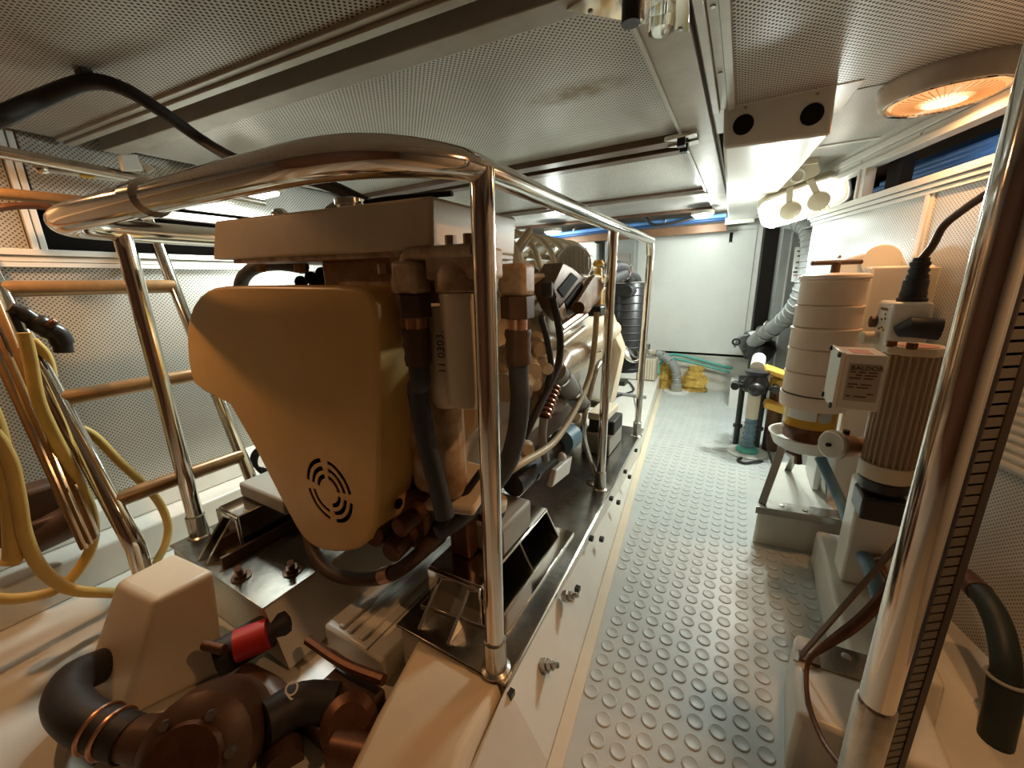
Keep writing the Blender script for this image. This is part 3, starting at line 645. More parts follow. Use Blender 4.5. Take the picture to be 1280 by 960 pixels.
# dark gap under the tank
MB().tube(spl([ony(300, 380, .86), ony(302, 352, .86), ony(318, 335, .86), ony(345, 330, .88), ony(380, 334, .9)], 5), .024, 10).build('bypass_hose', 'black_rubber', en)
MB().cyl((-1.24, .86, 1.23), (-1.24, .98, 1.23), .06, n=18).build('thermostat', 'dark', en)
MB().span((-1.13, .80, 1.23), (-.78, 1.0, 1.335)).build('thermostat_housing', 'engine_rust', en, .015)
MB().span((-.80, .76, 1.10), (-.745, .86, 1.335)).build('bracket', 'engine_rust', en, .01)
for k in range(3): MB().ball((-1.33+.06*k, .86, 1.27+.012*k), .022, 8).build('fitting', 'dark', en)
# oil filters, fittings and front hoses
YF = .76
def fx(x, y, Y=YF): return ony(x, y, Y)
a, b = fx(574, 366), fx(574, 508)
of = MB().lathe([(.066, 0), (.068, -.008), (.066, -.016), (.066, -.25), (.062, -.275), (.04, -.285)], (a.x, YF+.03, a.z), n=32).build('oil_filter', 'engine_clean', en)
MB().lathe([(.075, .0), (.075, .04), (.05, .085), (.0, .085)], (a.x, YF+.03, a.z+.002), n=24).build('filter_head', 'engine_rust', en, .004)
MB().span((a.x-.075, YF-.03, a.z+.03), (a.x+.07, YF+.09, a.z+.10)).build('head_casting', 'engine_rust', en, .008)
for dx in (-.05, .0, .05): MB().hexnut((a.x+dx, YF-.02, a.z+.08), (a.x+dx, YF-.02, a.z+.125), .013).build('head_bolt', 'engine_rust', en)
hx_ = fx(556, 462, YF-.036)
text('handwriting', '11 0303.', .030, (a.x-.030, YF-.0335, hx_.z-.012), (0, 0, 1), (-1, 0, 0), 'ink', of)
o2 = fx(537, 415)
MB().lathe([(.04, 0), (.04, -.05), (.043, -.055), (.043, -.25), (.03, -.27)], (o2.x, YF+.05, o2.z+.06), n=24).build('small_canister', 'engine_clean', en)
MB().span((o2.x-.03, YF+.02, o2.z+.07), (o2.x+.03, YF+.09, o2.z+.17)).build('canister_head', 'engine_rust', en, .008)
MB().tube(spl([fx(507, 335, .72), fx(508, 322, .72), fx(520, 317, .72), fx(592, 312, .72)], 5), .014, 10).build('top_pipe', 'engine_rust', en)
def fitting(x, y, Y, s, parent, path):
    q = ony(x, y, Y)
    MB().box(q+V((0, 0, .0)), (.095*s, .08*s, .10*s)).build('elbow', 'engine_rust', parent, .016*s, 3)
    MB().hexnut(q+V((0, 0, -.05*s)), q+V((0, 0, -.12*s)), .055*s).build('hex_nut', 'hose_brown', parent, .003)
    MB().cyl(q+V((0, 0, -.12*s)), q+V((0, 0, -.16*s)), .032*s, n=16).build('neck', 'copper', parent)
    f = MB().lathe([(.042*s, -.155*s), (.045*s, -.17*s), (.04*s, -.19*s), (.044*s, -.205*s), (.04*s, -.23*s), (.044*s, -.245*s), (.04*s, -.27*s)], q, n=20).build('ferrule', 'hose_brown', parent)
    st = q+V((0, 0, -.25*s))
    MB().tube(spl([st, st+V((0, 0, -.06))]+path, 7), .034*s, 14).build('navy_hose', 'hose_navy', parent)
fitting(514, 347, .735, .80, en, [ony(522, 490, .74), ony(535, 560, .74), ony(548, 610, .745), ony(556, 645, .75)])
q2 = [ony(650, 500, 1.02), ony(645, 545, 1.01), ony(632, 583, .98), ony(605, 618, .92), ony(575, 646, .86), ony(548, 664, .82)]
fitting(646, 350, 1.03, .92, en, q2)
MB().span(ony(627, 322, 1.05), ony(640, 375, 1.12)).build('side_casting', 'engine_rust', en, .01)
MB().tube(spl([ony(601, 590, .86), ony(585, 612, .85), ony(568, 636, .83), ony(558, 655, .82)], 5), .011, 8).build('black_pipe', 'black_rubber', en)
MB().span((-.84, .80, .62), (-.66, .88, .96)).build('front_casting', 'engine_rust', en, .03)
MB().prism([(-.82, .80, .56), (-.60, .80, .60), (-.60, .95, .66), (-.82, .95, .66)], (0, 0, .03)).build('foot_ledge', 'cream', en, .01)
# rubber-mounted feet on the brackets
for (x, y) in ((-.70, 1.12), (-.70, .98)):
    pass
ft = MB().span((-.80, .98, .327), (-.62, 1.20, .44)).build('engine_foot', 'fingers', en, .012)
MB().lathe([(.03, .0), (.055, .0), (.058, .014), (.058, .03), (.03, .034)], (-.70, 1.04, .47), n=24).build('foot_ring', 'cream', ft)
MB().lathe([(.045, 0), (.05, .01), (.045, .03)], (-.70, 1.04, .438), n=20).build('foot_rubber', 'black_rubber', ft)
MB().span((-.80, .92, .327), (-.72, .98, .50)).build('engine_leg', 'bronze_red', en, .008)
fp = MB().span((-1.84, .75, .362), (-1.50, .95, .43)).build('engine_foot', 'fingers', en, .012)
MB().span((-1.62, .86, .43), (-1.44, 1.0, .60)).build('engine_leg', 'engine', en, .02)
# ---- starboard cylinder bank
MB().prism([(-.86, .98, .62), (-.70, .98, .80), (-.66, .98, 1.02), (-.98, .98, 1.34), (-1.15, .98, 1.20)], (0, 1.5, 0)).build('cylinder_bank', 'engine', en, .015)
MB().prism([(-1.42, 1.12, 1.22), (-.98, 1.12, 1.22), (-.95, 1.12, 1.29), (-1.05, 1.12, 1.34), (-1.36, 1.12, 1.34)], (0, 1.2, 0)).build('intake_manifold', 'engine', en, .02)
RY = Matrix.Rotation(R(45), 3, 'Y')
for i in range(7):
    y = 1.14+.165*i
    MB().box((-.755, y, 1.20), (.14, .135, .16), RY).build('rocker_cover', 'engine_clean', en, .008)
    MB().box((-.665, y, 1.235), (.02, .12, .11), RY).build('cover_plate', 'engine_clean', en, .004)
    for dz in (0, .05): MB().hexnut((-.655-dz, y+.075, 1.22+dz), (-.625-dz, y+.075, 1.25+dz), .011).build('cover_bolt', 'steel', en)
    MB().tube(spl([(-1.05, y+.03, 1.40), (-.93, y+.03, 1.455), (-.83, y+.03, 1.45), (-.755, y+.03, 1.39), (-.72, y+.03, 1.30)], 5), .013, 8).build('intake_runner', 'engine_clean', en)
    MB().tube(spl([(-1.02, y+.11, 1.36), (-.92, y+.11, 1.445), (-.84, y+.11, 1.44), (-.78, y+.11, 1.38), (-.75, y+.11, 1.30)], 5), .011, 6).build('intake_rib', 'engine_clean', en)
    MB().prism([(-.80, y+.02, 1.26), (-.70, y+.02, 1.26), (-.70, y+.02, 1.30), (-.74, y+.02, 1.335), (-.80, y+.02, 1.335)], (0, .10, 0)).build('runner_block', 'engine_clean', en, .006)
    MB().cyl((-.70, y, .90), (-.60, y, .93), .038, n=14).build('exhaust_stub', 'engine', en)
for k in range(2): MB().tube([ony(618, 348+9*k, 1.25), ony(662, 288+6*k, 1.5)], .014, 8).build('fuel_pipe', 'hose_tan', en)
MB().cyl((-.80, 1.05, 1.36), (-.80, 2.2, 1.36), .012, n=8).build('fuel_pipe', 'engine', en)
# exhaust manifold, starter and small lumps
MB().tube(spl([(-.64, 1.05, .92), (-.63, 1.5, .93), (-.63, 2.0, .94), (-.66, 2.4, .96)], 4), .05, 14).build('exhaust_manifold', 'engine', en)
for (px, py, X, r, d, m) in ((655, 450, -.66, .045, .10, 'engine'), (668, 425, -.64, .035, .08, 'engine'), (640, 470, -.68, .05, .12, 'engine_rust'), (662, 470, -.64, .03, .07, 'engine_clean'), (632, 440, -.66, .03, .08, 'engine_rust'), (676, 450, -.62, .026, .08, 'engine_clean')):
    q = onx(px, py, X); MB().lathe([(r, 0), (r*1.05, d*.3), (r*.8, d*.35), (r*.8, d), (r*.4, d*1.05)], q, (.5, -.5, -.2), 16).build('casting', m, en)
MB().cyl(onx(655, 500, -.7), onx(690, 500, -.7), .075, n=20).build('starter_motor', 'engine_rust', en, .01)
MB().tube([onx(706, 446, -.61), onx(697, 462, -.60), onx(690, 472, -.62)], [.034, .038, .03], 14).build('white_elbow', 'engine_clean', en)
cf = MB().tube([onx(694, 464, -.60), onx(705, 478, -.60), onx(716, 492, -.60), onx(728, 507, -.60)], [.044, .047, .045, .040], 18).build('grey_coupling_hose', 'hose_grey', en)
for t in (.12, .5, .92):
    q = onx(694, 464, -.60).lerp(onx(728, 507, -.60), t); d_ = (onx(728, 507, -.60)-onx(694, 464, -.60)).normalized(); MB().cyl(q-d_*.006, q+d_*.006, .0485, n=20).build('hose_clamp', 'chrome', cf)
A_, B_ = onx(694, 482, -.585), onx(680, 522, -.585)
cr_ = MB().tube([A_, B_], .018, 10).build('flexible_pipe', 'bronze_red', en)
for k in range(7):
    q = A_.lerp(B_, (k+.5)/7); MB().ring(q, B_-A_, .020, .006, 14, 6).build('pipe_ring', 'copper', cr_)
MB().tube(spl([B_, onx(678, 545, -.59), onx(682, 575, -.60)], 4), .016, 10).build('flexible_pipe', 'hose_grey', en)
# black ribbed hoses, tan hose, drain pipe
MB().tube(spl([onx(691, 372, -.57), onx(700, 420, -.565), onx(698, 455, -.565), onx(686, 485, -.57), onx(668, 520, -.58), onx(655, 548, -.6)], 6), .0135, 10).build('black_hose', 'black_rubber', en)
MB().tube(spl([onx(676, 396, -.57), onx(684, 425, -.565), onx(689, 460, -.565), onx(684, 482, -.575)], 6), .011, 10).build('black_hose', 'black_rubber', en)
q = onx(683, 360, -.56); MB().cyl(q+V((0, 0, -.03)), q+V((0, 0, .02)), .022, n=14).build('black_cap', 'black_plastic', en, .005)
MB().tube(spl([onx(746, 390, -.56), onx(743, 430, -.56), onx(737, 470, -.56), onx(720, 510, -.56), onx(692, 553, -.56), onx(650, 580, -.57), onx(632, 592, -.59)], 6), .013, 10).build('tan_hose', 'hose_tan', en)
dp = MB().tube(spl([onx(762, 448, -.60), onx(754, 450, -.575), onx(746, 460, -.57), onx(739, 485, -.57), onx(729, 540, -.57), V((-.572, 1.86, .24)), V((-.575, 1.86, ZB+.002))], 6), .013, 10).build('drain_pipe', 'brushed', en)
MB().lathe([(.045, 0), (.045, .006), (.02, .012), (.014, .03)], (-.575, 1.86, ZB+.002), n=20).build('pipe_flange', 'brushed', dp)
# control unit bracket, tilted with the bank
def cu(p, X): return onx(*p, X)
XC = -.575
cb_ = MB().prism([cu(q, XC) for q in ((690, 358), (704, 328), (716, 334), (748, 362), (752, 372), (732, 396), (712, 402), (700, 386))], (-.08, 0, 0)).build('control_bracket', 'frame_brown', en, .006)
MB().prism([cu(q, XC+.0015) for q in ((697, 362), (714, 341), (722, 348), (704, 372))], (.003, 0, 0)).build('slot', 'dark', cb_)
MB().prism([cu(q, XC+.0015) for q in ((705, 378), (725, 353), (730, 358), (710, 384))], (.003, 0, 0)).build('slot', 'dark', cb_)
MB().prism([cu(q, XC+.0015) for q in ((727, 352), (736, 345), (736, 362), (729, 371))], (.004, 0, 0)).build('white_label', 'label_white', cb_)
MB().prism([cu(q, XC+.0015) for q in ((696, 389), (704, 378), (708, 395), (703, 401))], (.004, 0, 0)).build('spotted_label', 'label_white', cb_)
MB().prism([cu(q, XC+.01) for q in ((738, 344), (752, 356), (730, 391), (712, 384))], (.02, 0, 0)).build('front_plate', 'engine_rust', en, .004)
MB().cyl(cu((723, 385), XC+.03), cu((723, 385), XC+.055), .024, n=14).build('round_knob', 'frame_brown', en, .004)
MB().tube([cu((700, 410), XC), cu((734, 386), XC)], .017, 8).build('rail_pipe', 'copper', en)
MB().tube([cu((700, 416), XC), cu((732, 394), XC)], .013, 8).build('rail_pipe', 'engine_clean', en)
MB().tube([cu((702, 432), XC), cu((730, 410), XC)], .012, 8).build('rail_pipe', 'engine', en)
# ribbed round cap, yellow dipstick pipe, vee bits beyond
q = onx(718, 330, -.68); dd = V((.55, -.8, .1)).normalized()
rc = MB().lathe([(.075, -.06), (.085, -.05), (.085, .0), (.078, .01), (.001, .012)], q, dd, 32).build('ribbed_cap', 'white', en)  # cream cap coloured white to stand in for light it lacks
xx, yy = basis(dd)
for k in range(-3, 4):
    w_ = math.sqrt(max(.0, .066**2-(.02*k)**2)); MB().tube([q+dd*.013+xx*.02*k-yy*w_, q+dd*.013+xx*.02*k+yy*w_], .005, 6).build('cap_rib', 'white', rc)
MB().ring(q-dd*.065, dd, .07, .02, 28, 8).build('black_band', 'black_rubber', en)
yp = MB().tube([onx(748, 335, -.64), onx(748, 350, -.64), onx(747, 384, -.64)], [.018, .022, .024], 14).build('dipstick_pipe', 'yellow_paint', en)
MB().lathe([(.02, 0), (.03, .01), (.02, .03)], onx(748, 333, -.64), n=14).build('pipe_top', 'yellow_paint', yp)
MB().box(onx(746, 388, -.62), (.08, .14, .05)).build('black_clamp', 'black_plastic', en, .008)
MB().tube([onx(757, 362, -.70), onx(755, 425, -.70)], .035, 12).build('cream_pipe', 'engine_clean', en)
for k in range(7): MB().ring(onx(757, 362, -.70).lerp(onx(755, 425, -.70), (k+.5)/7), (0, 0, 1), .037, .006, 14, 6).build('pipe_ring', 'white_plastic', en)
MB().prism([onx(*q, -.72) for q in ((700, 440), (735, 405), (757, 415), (757, 505), (720, 490))], (-.1, 0, 0)).build('bellhousing', 'fingers', en, .02)
# heavy dark pipes at the foot of the engine
MB().tube(spl([onx(640, 606, -.67), onx(668, 580, -.66), onx(692, 560, -.64), onx(714, 546, -.63)], 5), .05, 14).build('cooling_pipe', 'black_rubber', en)
MB().tube([onx(702, 553, -.605), onx(714, 544, -.605)], .054, 16).build('blue_hose_end', 'hose_blue', en)
MB().prism([onx(*q, -.60) for q in ((696, 588), (716, 570), (712, 592), (690, 610))], (-.03, 0, 0)).build('white_guard', 'white', en, .006)
MB().ball(onx(702, 571, -.585), .020, 10).build('white_knob', 'white', en)
for p_, m_ in (((640, 575), 'engine_rust'), ((655, 560), 'engine'), ((664, 590), 'black_plastic'), ((716, 520), 'engine_clean'), ((724, 530), 'engine'), ((712, 545), 'steel')):
    q = onx(*p_, -.66); MB().lathe([(.03, 0), (.036, .02), (.03, .04), (.02, .05)], q, (.6, -.6, .2), 12).build('fitting', m_, en)
# far end: flywheel side, foot, black bits
MB().prism([(-1.55, 2.48, .4), (-.70, 2.48, .4), (-.64, 2.48, .8), (-.80, 2.48, 1.2), (-1.5, 2.48, 1.2)], (0, .22, 0)).build('flywheel_housing', 'engine', en, .03)
MB().span((-.78, 2.2, ZB+.003), (-.60, 2.5, .34)).build('far_foot', 'fingers', en, .01)
MB().box((-.66, 2.32, .38), (.16, .2, .09)).build('far_mount', 'black_rubber', en, .01)
MB().span((-.74, 2.2, .425), (-.62, 2.46, .47)).build('far_bracket', 'cream', en, .006)
# ================================================================ PORT SIDE: LADDER, HOSE, FOREGROUND
ld = thing('boarding_ladder', 'steel tube ladder with wooden-toned rungs leaning against the port side', 'ladder', (-1.95, .6, .24))
def lx(z): return -1.78-.53*z
zb = .245
for y, r, ym in ((.40, .032, -.045), (.87, .026, .06)):
    pts = [V((-1.985 if y < .5 else -1.925, y+ym*(-.3), -.01 if y < .5 else .207)), V((lx(.30), y+ym*(-.2), .30))]+[V((lx(z), y+ym*(z-.5), z)) for z in (.45, .85, 1.27, 1.62)]
    MB().tube(pts, r, 16).build('side_rail', 'chrome', ld)
for z in (.47, .86, 1.275):
    MB().cyl((lx(z), .40-.045*(z-.5), z), (lx(z), .87+.06*(z-.5), z), .031, n=16).build('rung', 'wood_rung', ld, .003)
MB().cyl((lx(.52)-.01, .33, .56), (lx(.52)-.01, .335, .56), .01, n=8).build('rung_pin', 'steel', ld)
st = thing('steel_channel', 'broad polished steel channel leaning left of the ladder, cut off by the frame', 'channel', onx(108, 690, -2.0))
q0, q1, q2, q3 = onx(100, 690, -2.02), onx(122, 672, -2.02), onx(-35, 290, -2.44), onx(-76, 306, -2.44)
MB().loft([q0, q1, q1+V((-.05, .02, -.02)), q0+V((-.05, .02, -.02))], [q3, q2, q2+V((-.05, .02, -.02)), q3+V((-.05, .02, -.02))]).build('channel_body', 'wood_rung', st, .008)
MB().tube([q0.lerp(q1, .3)+V((.012, 0, 0)), q3.lerp(q2, .3)+V((.012, 0, 0))], .006, 6).build('raised_edge', 'chrome', st)
MB().tube([q0.lerp(q1, .62)+V((.012, 0, 0)), q3.lerp(q2, .62)+V((.012, 0, 0))], .005, 6).build('raised_edge', 'chrome', st)
# yellow hose with black nozzle, hung on the ladder
XH = -2.12
hz = thing('yellow_hose', 'coiled yellow water hose hanging by the ladder, ending at the black nozzle', 'hose', onx(70, 740, XH))
def hp(x, y, X=XH): return onx(x, y, X)
MB().tube(spl([hp(40, 425, -2.30), hp(58, 445, -2.30), hp(66, 475, -2.30), hp(69, 510, -2.30), hp(90, 530, -2.30), hp(118, 545, -2.28), hp(150, 578, -2.25), hp(181, 607, -2.22), hp(200, 630, -2.2), hp(210, 656, -2.18), hp(207, 680, -2.16), hp(196, 702, -2.14), hp(185, 730, -2.1)], 6), .016, 10).build('hose_run', 'hose_yellow', hz)
MB().tube(spl([hp(30, 416), hp(38, 450), hp(48, 500), hp(68, 545), hp(94, 595), hp(114, 640), hp(115, 680), hp(96, 715), hp(70, 737), hp(33, 747), hp(-5, 748), hp(-40, 740)], 6), .0185, 10).build('hose_loop', 'hose_yellow', hz)
XG = -2.02
MB().tube(spl([hp(-10, 540, XG), hp(2, 556, XG), hp(15, 584, XG), hp(24, 628, XG), hp(31, 668, XG), hp(48, 706, XG), hp(74, 730, XG), hp(98, 739, XG), hp(133, 741, XG), hp(160, 742, XG+.05)], 6), .019, 10).build('hose_loop', 'hose_yellow', hz)
MB().tube(spl([hp(-55, 440, XG-.05), hp(-12, 520, XG-.03), hp(2, 572, XG-.03), hp(14, 625, XG-.03), hp(17, 690, XG-.03), hp(12, 705, XG-.03)], 6), .026, 10).build('hose_loop', 'hose_yellow', hz)
nz = thing('spray_nozzle', 'black spray nozzle hooked on the ladder, at the yellow hose end', 'nozzle', hp(50, 405, -2.25))
XN = -2.25
MB().tube(spl([hp(12, 384, XN), hp(26, 390, XN), hp(44, 402, XN), hp(62, 412, XN)], 4), [.020]*4+[.025]*4+[.034]*4+[.038], 12).build('nozzle_body', 'black_plastic', nz)
MB().tube(spl([hp(60, 412, XN), hp(72, 418, XN), hp(79, 430, XN)], 4), .034, 12).build('nozzle_head', 'black_plastic', nz)
MB().cyl(hp(78, 426, XN), hp(80, 441, XN), .028, n=14).build('nozzle_tip', 'black_rubber', nz, .005)
MB().tube([hp(14, 388, XN), hp(25, 412, XN), hp(33, 420, XN)], .010, 8).build('trigger', 'black_plastic', nz)
MB().cyl(hp(60, 402, XN+.03), hp(68, 406, XN+.03), .02, n=10).build('dial', 'bronze_red', nz, .003)
MB().tube([hp(58, 400, XN), hp(57, 396, XN)], .008, 8).build('nub', 'black_plastic', nz)
bx = thing('dark_pump_motor', 'dark lumpy pump motor behind the yellow hose coil, low at left', 'pump', hp(45, 660, -2.35))
MB().lathe([(.05, 0), (.075, .02), (.075, .14), (.05, .17), (.02, .2)], hp(30, 675, -2.40), (.2, 1, .2), 18).build('motor_body', 'brown_paint', bx)
MB().box(hp(62, 655, -2.38), (.10, .12, .09)).build('motor_box', 'brown_paint', bx, .015)
MB().box(hp(30, 640, -2.42), (.12, .2, .2)).build('housing', 'hose_brown', bx, .02)
# coiled black lead behind the belt cover
k0 = onx(312, 580, -2.05)
ck = thing('black_cable_coil', 'coil of black cable hung behind the ladder, left of the belt cover', 'cable', k0)
for k, (dy, dz, r) in enumerate(((0, 0, .06), (.02, -.02, .075), (.04, .02, .05))): MB().ring(k0+V((.0+.02*k, dy+.08, dz)), (.8, -.5, .2), r, .010, 24, 8).build('coil_turn', 'black_rubber', ck)
MB().tube(spl([k0+V((0, .05, -.05)), k0+V((.05, .1, -.12)), k0+V((.2, .14, -.15)), k0+V((.36, .2, -.12))], 5), .012, 8).build('cable_tail', 'black_rubber', ck)
# foreground: raw-water pump in the gap between the bed ends
rp = thing('sea_water_pump', 'dark reddish sea water pump with a black elbow hose, bottom left foreground', 'pump', onz(260, 920, .0))
def gz(x, y, z=.12): return onz(x, y, z)
EL = spl([gz(138, 828, .03), gz(118, 836, .09), gz(92, 850, .12), gz(84, 876, .135), gz(104, 900, .15), gz(140, 915, .14), gz(165, 924, .135)], 6)
MB().tube(EL, .052, 20).build('elbow_hose', 'black_rubber', rp)
q = gz(134, 913, .142); d_ = (gz(165, 924, .135)-gz(120, 907, .146)).normalized()
for s in (-.022, .022): MB().ring(q+d_*s, d_, .053, .006, 26, 6).build('hose_clamp', 'copper', rp)
MB().box(q+d_*.02+V((-.01, -.04, -.035)), (.03, .02, .03)).build('clamp_screw', 'bronze_red', rp, .003)
a, b = gz(158, 922, .135), gz(262, 930, .13)
MB().tube([a, a.lerp(b, .4), b], [.047, .056, .06], 20).build('inlet_pipe', 'brown_paint', rp)
MB().lathe([(.09, -.09), (.125, -.08), (.135, .0), (.13, .07), (.10, .10), (.05, .11)], gz(262, 925, .10), (.55, -.6, .55), 30).build('pump_housing', 'brown_paint', rp)
MB().lathe([(.08, .10), (.085, .112), (.08, .125), (.001, .128)], gz(262, 925, .10), (.55, -.6, .55), 24).build('pump_cover', 'bronze_red', rp)
for k in range(6):
    x_, y_ = basis(V((.55, -.6, .55))); a_ = k*math.pi/3
    c_ = gz(262, 925, .10)+V((.55, -.6, .55)).normalized()*.105+(x_*math.cos(a_)+y_*math.sin(a_))*.098
    MB().hexnut(c_, c_+V((.55, -.6, .55)).normalized()*.015, .012).build('cover_bolt', 'steel', rp)
a, b = gz(270, 825, .08), gz(352, 778, .10)
MB().tube([a, b, b+(b-a).normalized()*.02, b+(b-a).normalized()*.035], [.058, .058, .05, .02], 20).build('black_canister', 'black_rubber', rp)
MB().tube([gz(295, 808, .115), gz(335, 792, .12)], .05, 18).build('red_band', 'red', rp)
MB().cyl(gz(255, 806, .15), gz(280, 812, .15), .016, n=10).build('petcock', 'bronze_red', rp, .003)
MB().tube(spl([gz(300, 850, .02), gz(345, 880, .0), gz(355, 960, .0)], 4), .05, 14).build('lower_pipe', 'brown_paint', rp)
MB().tube(spl([gz(330, 905, .10), gz(375, 880, .08), gz(420, 880, .06)], 4), .055, 16).build('cross_pipe', 'black_rubber', rp)
MB().lathe([(.05, 0), (.075, .01), (.075, .10), (.05, .12)], gz(440, 900, .0), (.5, -.4, .7), 20).build('strainer_cap', 'bronze_red', rp)
MB().cyl(gz(420, 935, .06), gz(470, 945, .08), .045, n=14).build('outlet', 'bronze_red', rp, .004)
MB().tube(spl([gz(385, 800, .10), gz(430, 830, .10), gz(480, 850, .12)], 4), .016, 8).build('rusty_pipe', 'bronze_red', rp)
MB().span((-1.02, .42, -.011), (-.82, .60, .06)).build('pump_bed', 'brown_paint', rp, .01)
text('chalk_mark', 'Q', .05, gz(352, 868, .16), (.75, .3, -.1), (-.1, .7, .5), 'label_white', rp, .0006)

# ================================================================ STARBOARD SIDE
# plinths on the floor
def plinth(name, label, pts, z, cap=True):
    t = thing(name, label, 'plinth', pts[0]); n = len(pts)
    c = sum((V(p) for p in pts), V())/n
    low = [V((p[0], p[1], -.011)) for p in pts]; hi = [c.lerp(V((p[0], p[1], 0)), .975) for p in pts]
    MB().loft(low, [V((p.x, p.y, z)) for p in hi]).build('plinth_body', 'gelcoat', t, .014, 3)
    return t
p1 = plinth('floor_plinth', 'white floor plinth carrying the tall cream fuel filter', [(.17, 2.0, 0), (.72, 2.08, 0), (.60, 2.66, 0), (.26, 2.62, 0)], .19)
MB().prism([(.165, 1.985, .165), (.60, 2.05, .165), (.60, 2.05, .1985), (.165, 1.985, .1985)], (0, .006, 0)).build('angle_front', 'steel', p1)
MB().prism([(.168, 1.99, .193), (.60, 2.055, .193), (.595, 2.13, .193), (.18, 2.07, .193)], (0, 0, .006)).build('angle_top', 'brushed', p1)
for x in (.27, .36): MB().lathe([(.012, 0), (.011, .004), (.005, .005)], (x, 2.05, .199), n=12).build('angle_screw', 'steel', p1)
p2 = plinth('floor_ledge', 'white raised ledge between the two floor plinths at the starboard side', [(.385, 1.28, 0), (.60, 1.28, 0), (.62, 2.0, 0), (.395, 1.985, 0)], .155)
p3 = plinth('floor_plinth', 'cream floor plinth in the near right corner, beside the chrome pole', [(.225, .98, 0), (.52, .98, 0), (.52, 1.30, 0), (.245, 1.26, 0)], .19)
MB().prism([(.235, 1.15, .188), (.50, 1.17, .188), (.50, 1.27, .188), (.255, 1.25, .188)], (0, 0, .006)).build('angle_top', 'brushed', p3)
q = onz(1058, 821, .194); MB().lathe([(.012, 0), (.011, .004), (.005, .005)], (q.x, q.y, .194), n=12).build('angle_screw', 'steel', p3)
# tall fuel filter
fc = V((.335, 2.17, 0)); fcx, fcy = fc.x, fc.y
ff = thing('fuel_filter', 'tall ribbed cream fuel filter with an amber bowl and T-handle', 'filter', (fcx, fcy, .2))
def fz(y): return ony(1000, y, fcy-.11).z
zs = [fz(y) for y in (350, 383, 411, 438, 468, 496)]
r0 = .1135
names = 5
for k in range(5):
    r = r0+.0035*(k if k < 3 else 2)
    MB().lathe([(r*.3, zs[k+1]), (r-.004, zs[k+1]), (r+.0015, zs[k+1]+.006), (r, zs[k]-.012), (r+.004, zs[k]-.010), (r+.004, zs[k]-.002), (r-.004, zs[k]), (r*.3, zs[k])], (fcx, fcy, 0), n=44).build('filter_section', 'filter_cream', ff)
MB().lathe([(.02, zs[0]), (r0+.008, zs[0]), (r0+.012, zs[0]+.006), (r0+.010, zs[0]+.016), (r0-.01, zs[0]+.022), (.02, zs[0]+.026)], (fcx, fcy, 0), n=44).build('lid', 'filter_cream', ff)
zt = zs[0]+.02
th = MB().cyl((fcx-.0, fcy, zt), (fcx, fcy, zt+.05), .016, n=14).build('handle_stem', 'hose_brown', ff, .003)
MB().cyl((fcx-.09, fcy-.04, zt+.047), (fcx+.09, fcy+.04, zt+.047), .010, n=12).build('t_handle', 'hose_brown', ff, .003)
zr = zs[5]
MB().lathe([(.06, zr), (r0+.014, zr-.001), (r0+.016, zr-.02), (r0+.012, zr-.062), (r0-.02, zr-.068)], (fcx, fcy, 0), n=44).build('clamp_collar', 'filter_cream', ff)
MB().ring((fcx, fcy, zr+.001), (0, 0, 1), r0+.007, .003, 44, 6).build('seal', 'black_rubber', ff)
zc = zr-.066
MB().lathe([(r0-.012, zc), (r0-.012, zc-.10), (r0-.02, zc-.15), (r0-.06, zc-.17), (.01, zc-.175)], (fcx, fcy, 0), n=40).build('amber_bowl', 'fluid_amber', ff)
MB().lathe([(r0-.0115, zc-.085), (r0-.0115, zc-.10), (r0-.0195, zc-.15), (r0-.0595, zc-.1705), (.01, zc-.1755)], (fcx, fcy, 0), n=40).build('dark_sediment', 'fluid_dark', ff)
xa = V((-.42, -.9, 0)).normalized()
pl = []
for k in range(9):
    a = R(-38+8.5*k); d = Matrix.Rotation(a, 3, 'Z') @ xa; pl.append(V((fcx, fcy, 0))+d*(r0-.0095))
MB().add([q+V((0, 0, zc-.045)) for q in pl]+[q+V((0, 0, zc-.002)) for q in pl], [(i, i+1, 10+i, 9+i) for i in range(8)]).build('bowl_label', 'label_white', ff)
d = Matrix.Rotation(R(48), 3, 'Z') @ xa; MB().lathe([(.028, 0), (.026, .006), (.001, .008)], V((fcx, fcy, zc-.022))+d*(r0-.014), d, 20).build('bowl_plug', 'steel', ff)
ztray = zc-.155
MB().lathe([(.10, ztray-.052), (.128, ztray-.035), (.147, ztray+.012), (.152, ztray+.016), (.152, ztray+.02), (.143, ztray+.018), (.123, ztray-.025), (.06, ztray-.033), (.01, ztray-.034)], (fcx, fcy, 0), n=44).build('drip_dish', 'white_plastic', ff)
MB().tube([(fcx-.07, fcy-.06, ztray-.05), (fcx-.03, fcy-.075, ztray-.065), (fcx-.025, fcy-.075, ztray-.105)], .017, 10).build('drain_tap', 'bronze_red', ff)
for a, b in (((.19, 2.03, .2), (fcx-.085, fcy-.03, ztray-.035)), ((.46, 2.25, .2), (fcx+.07, fcy+.06, ztray-.03)), ((.33, 2.5, .19), (fcx+.01, fcy+.10, ztray-.03))):
    A, B = V(a), V(b); d = (B-A).normalized(); n = V((-d.y, d.x, 0)).normalized()*.016; m_ = d.cross(n).normalized()*.004
    MB().loft([A-n-m_, A+n-m_, A+n+m_, A-n+m_], [B-n-m_, B+n-m_, B+n+m_, B-n+m_]).build('stay_bar', 'steel', ff)
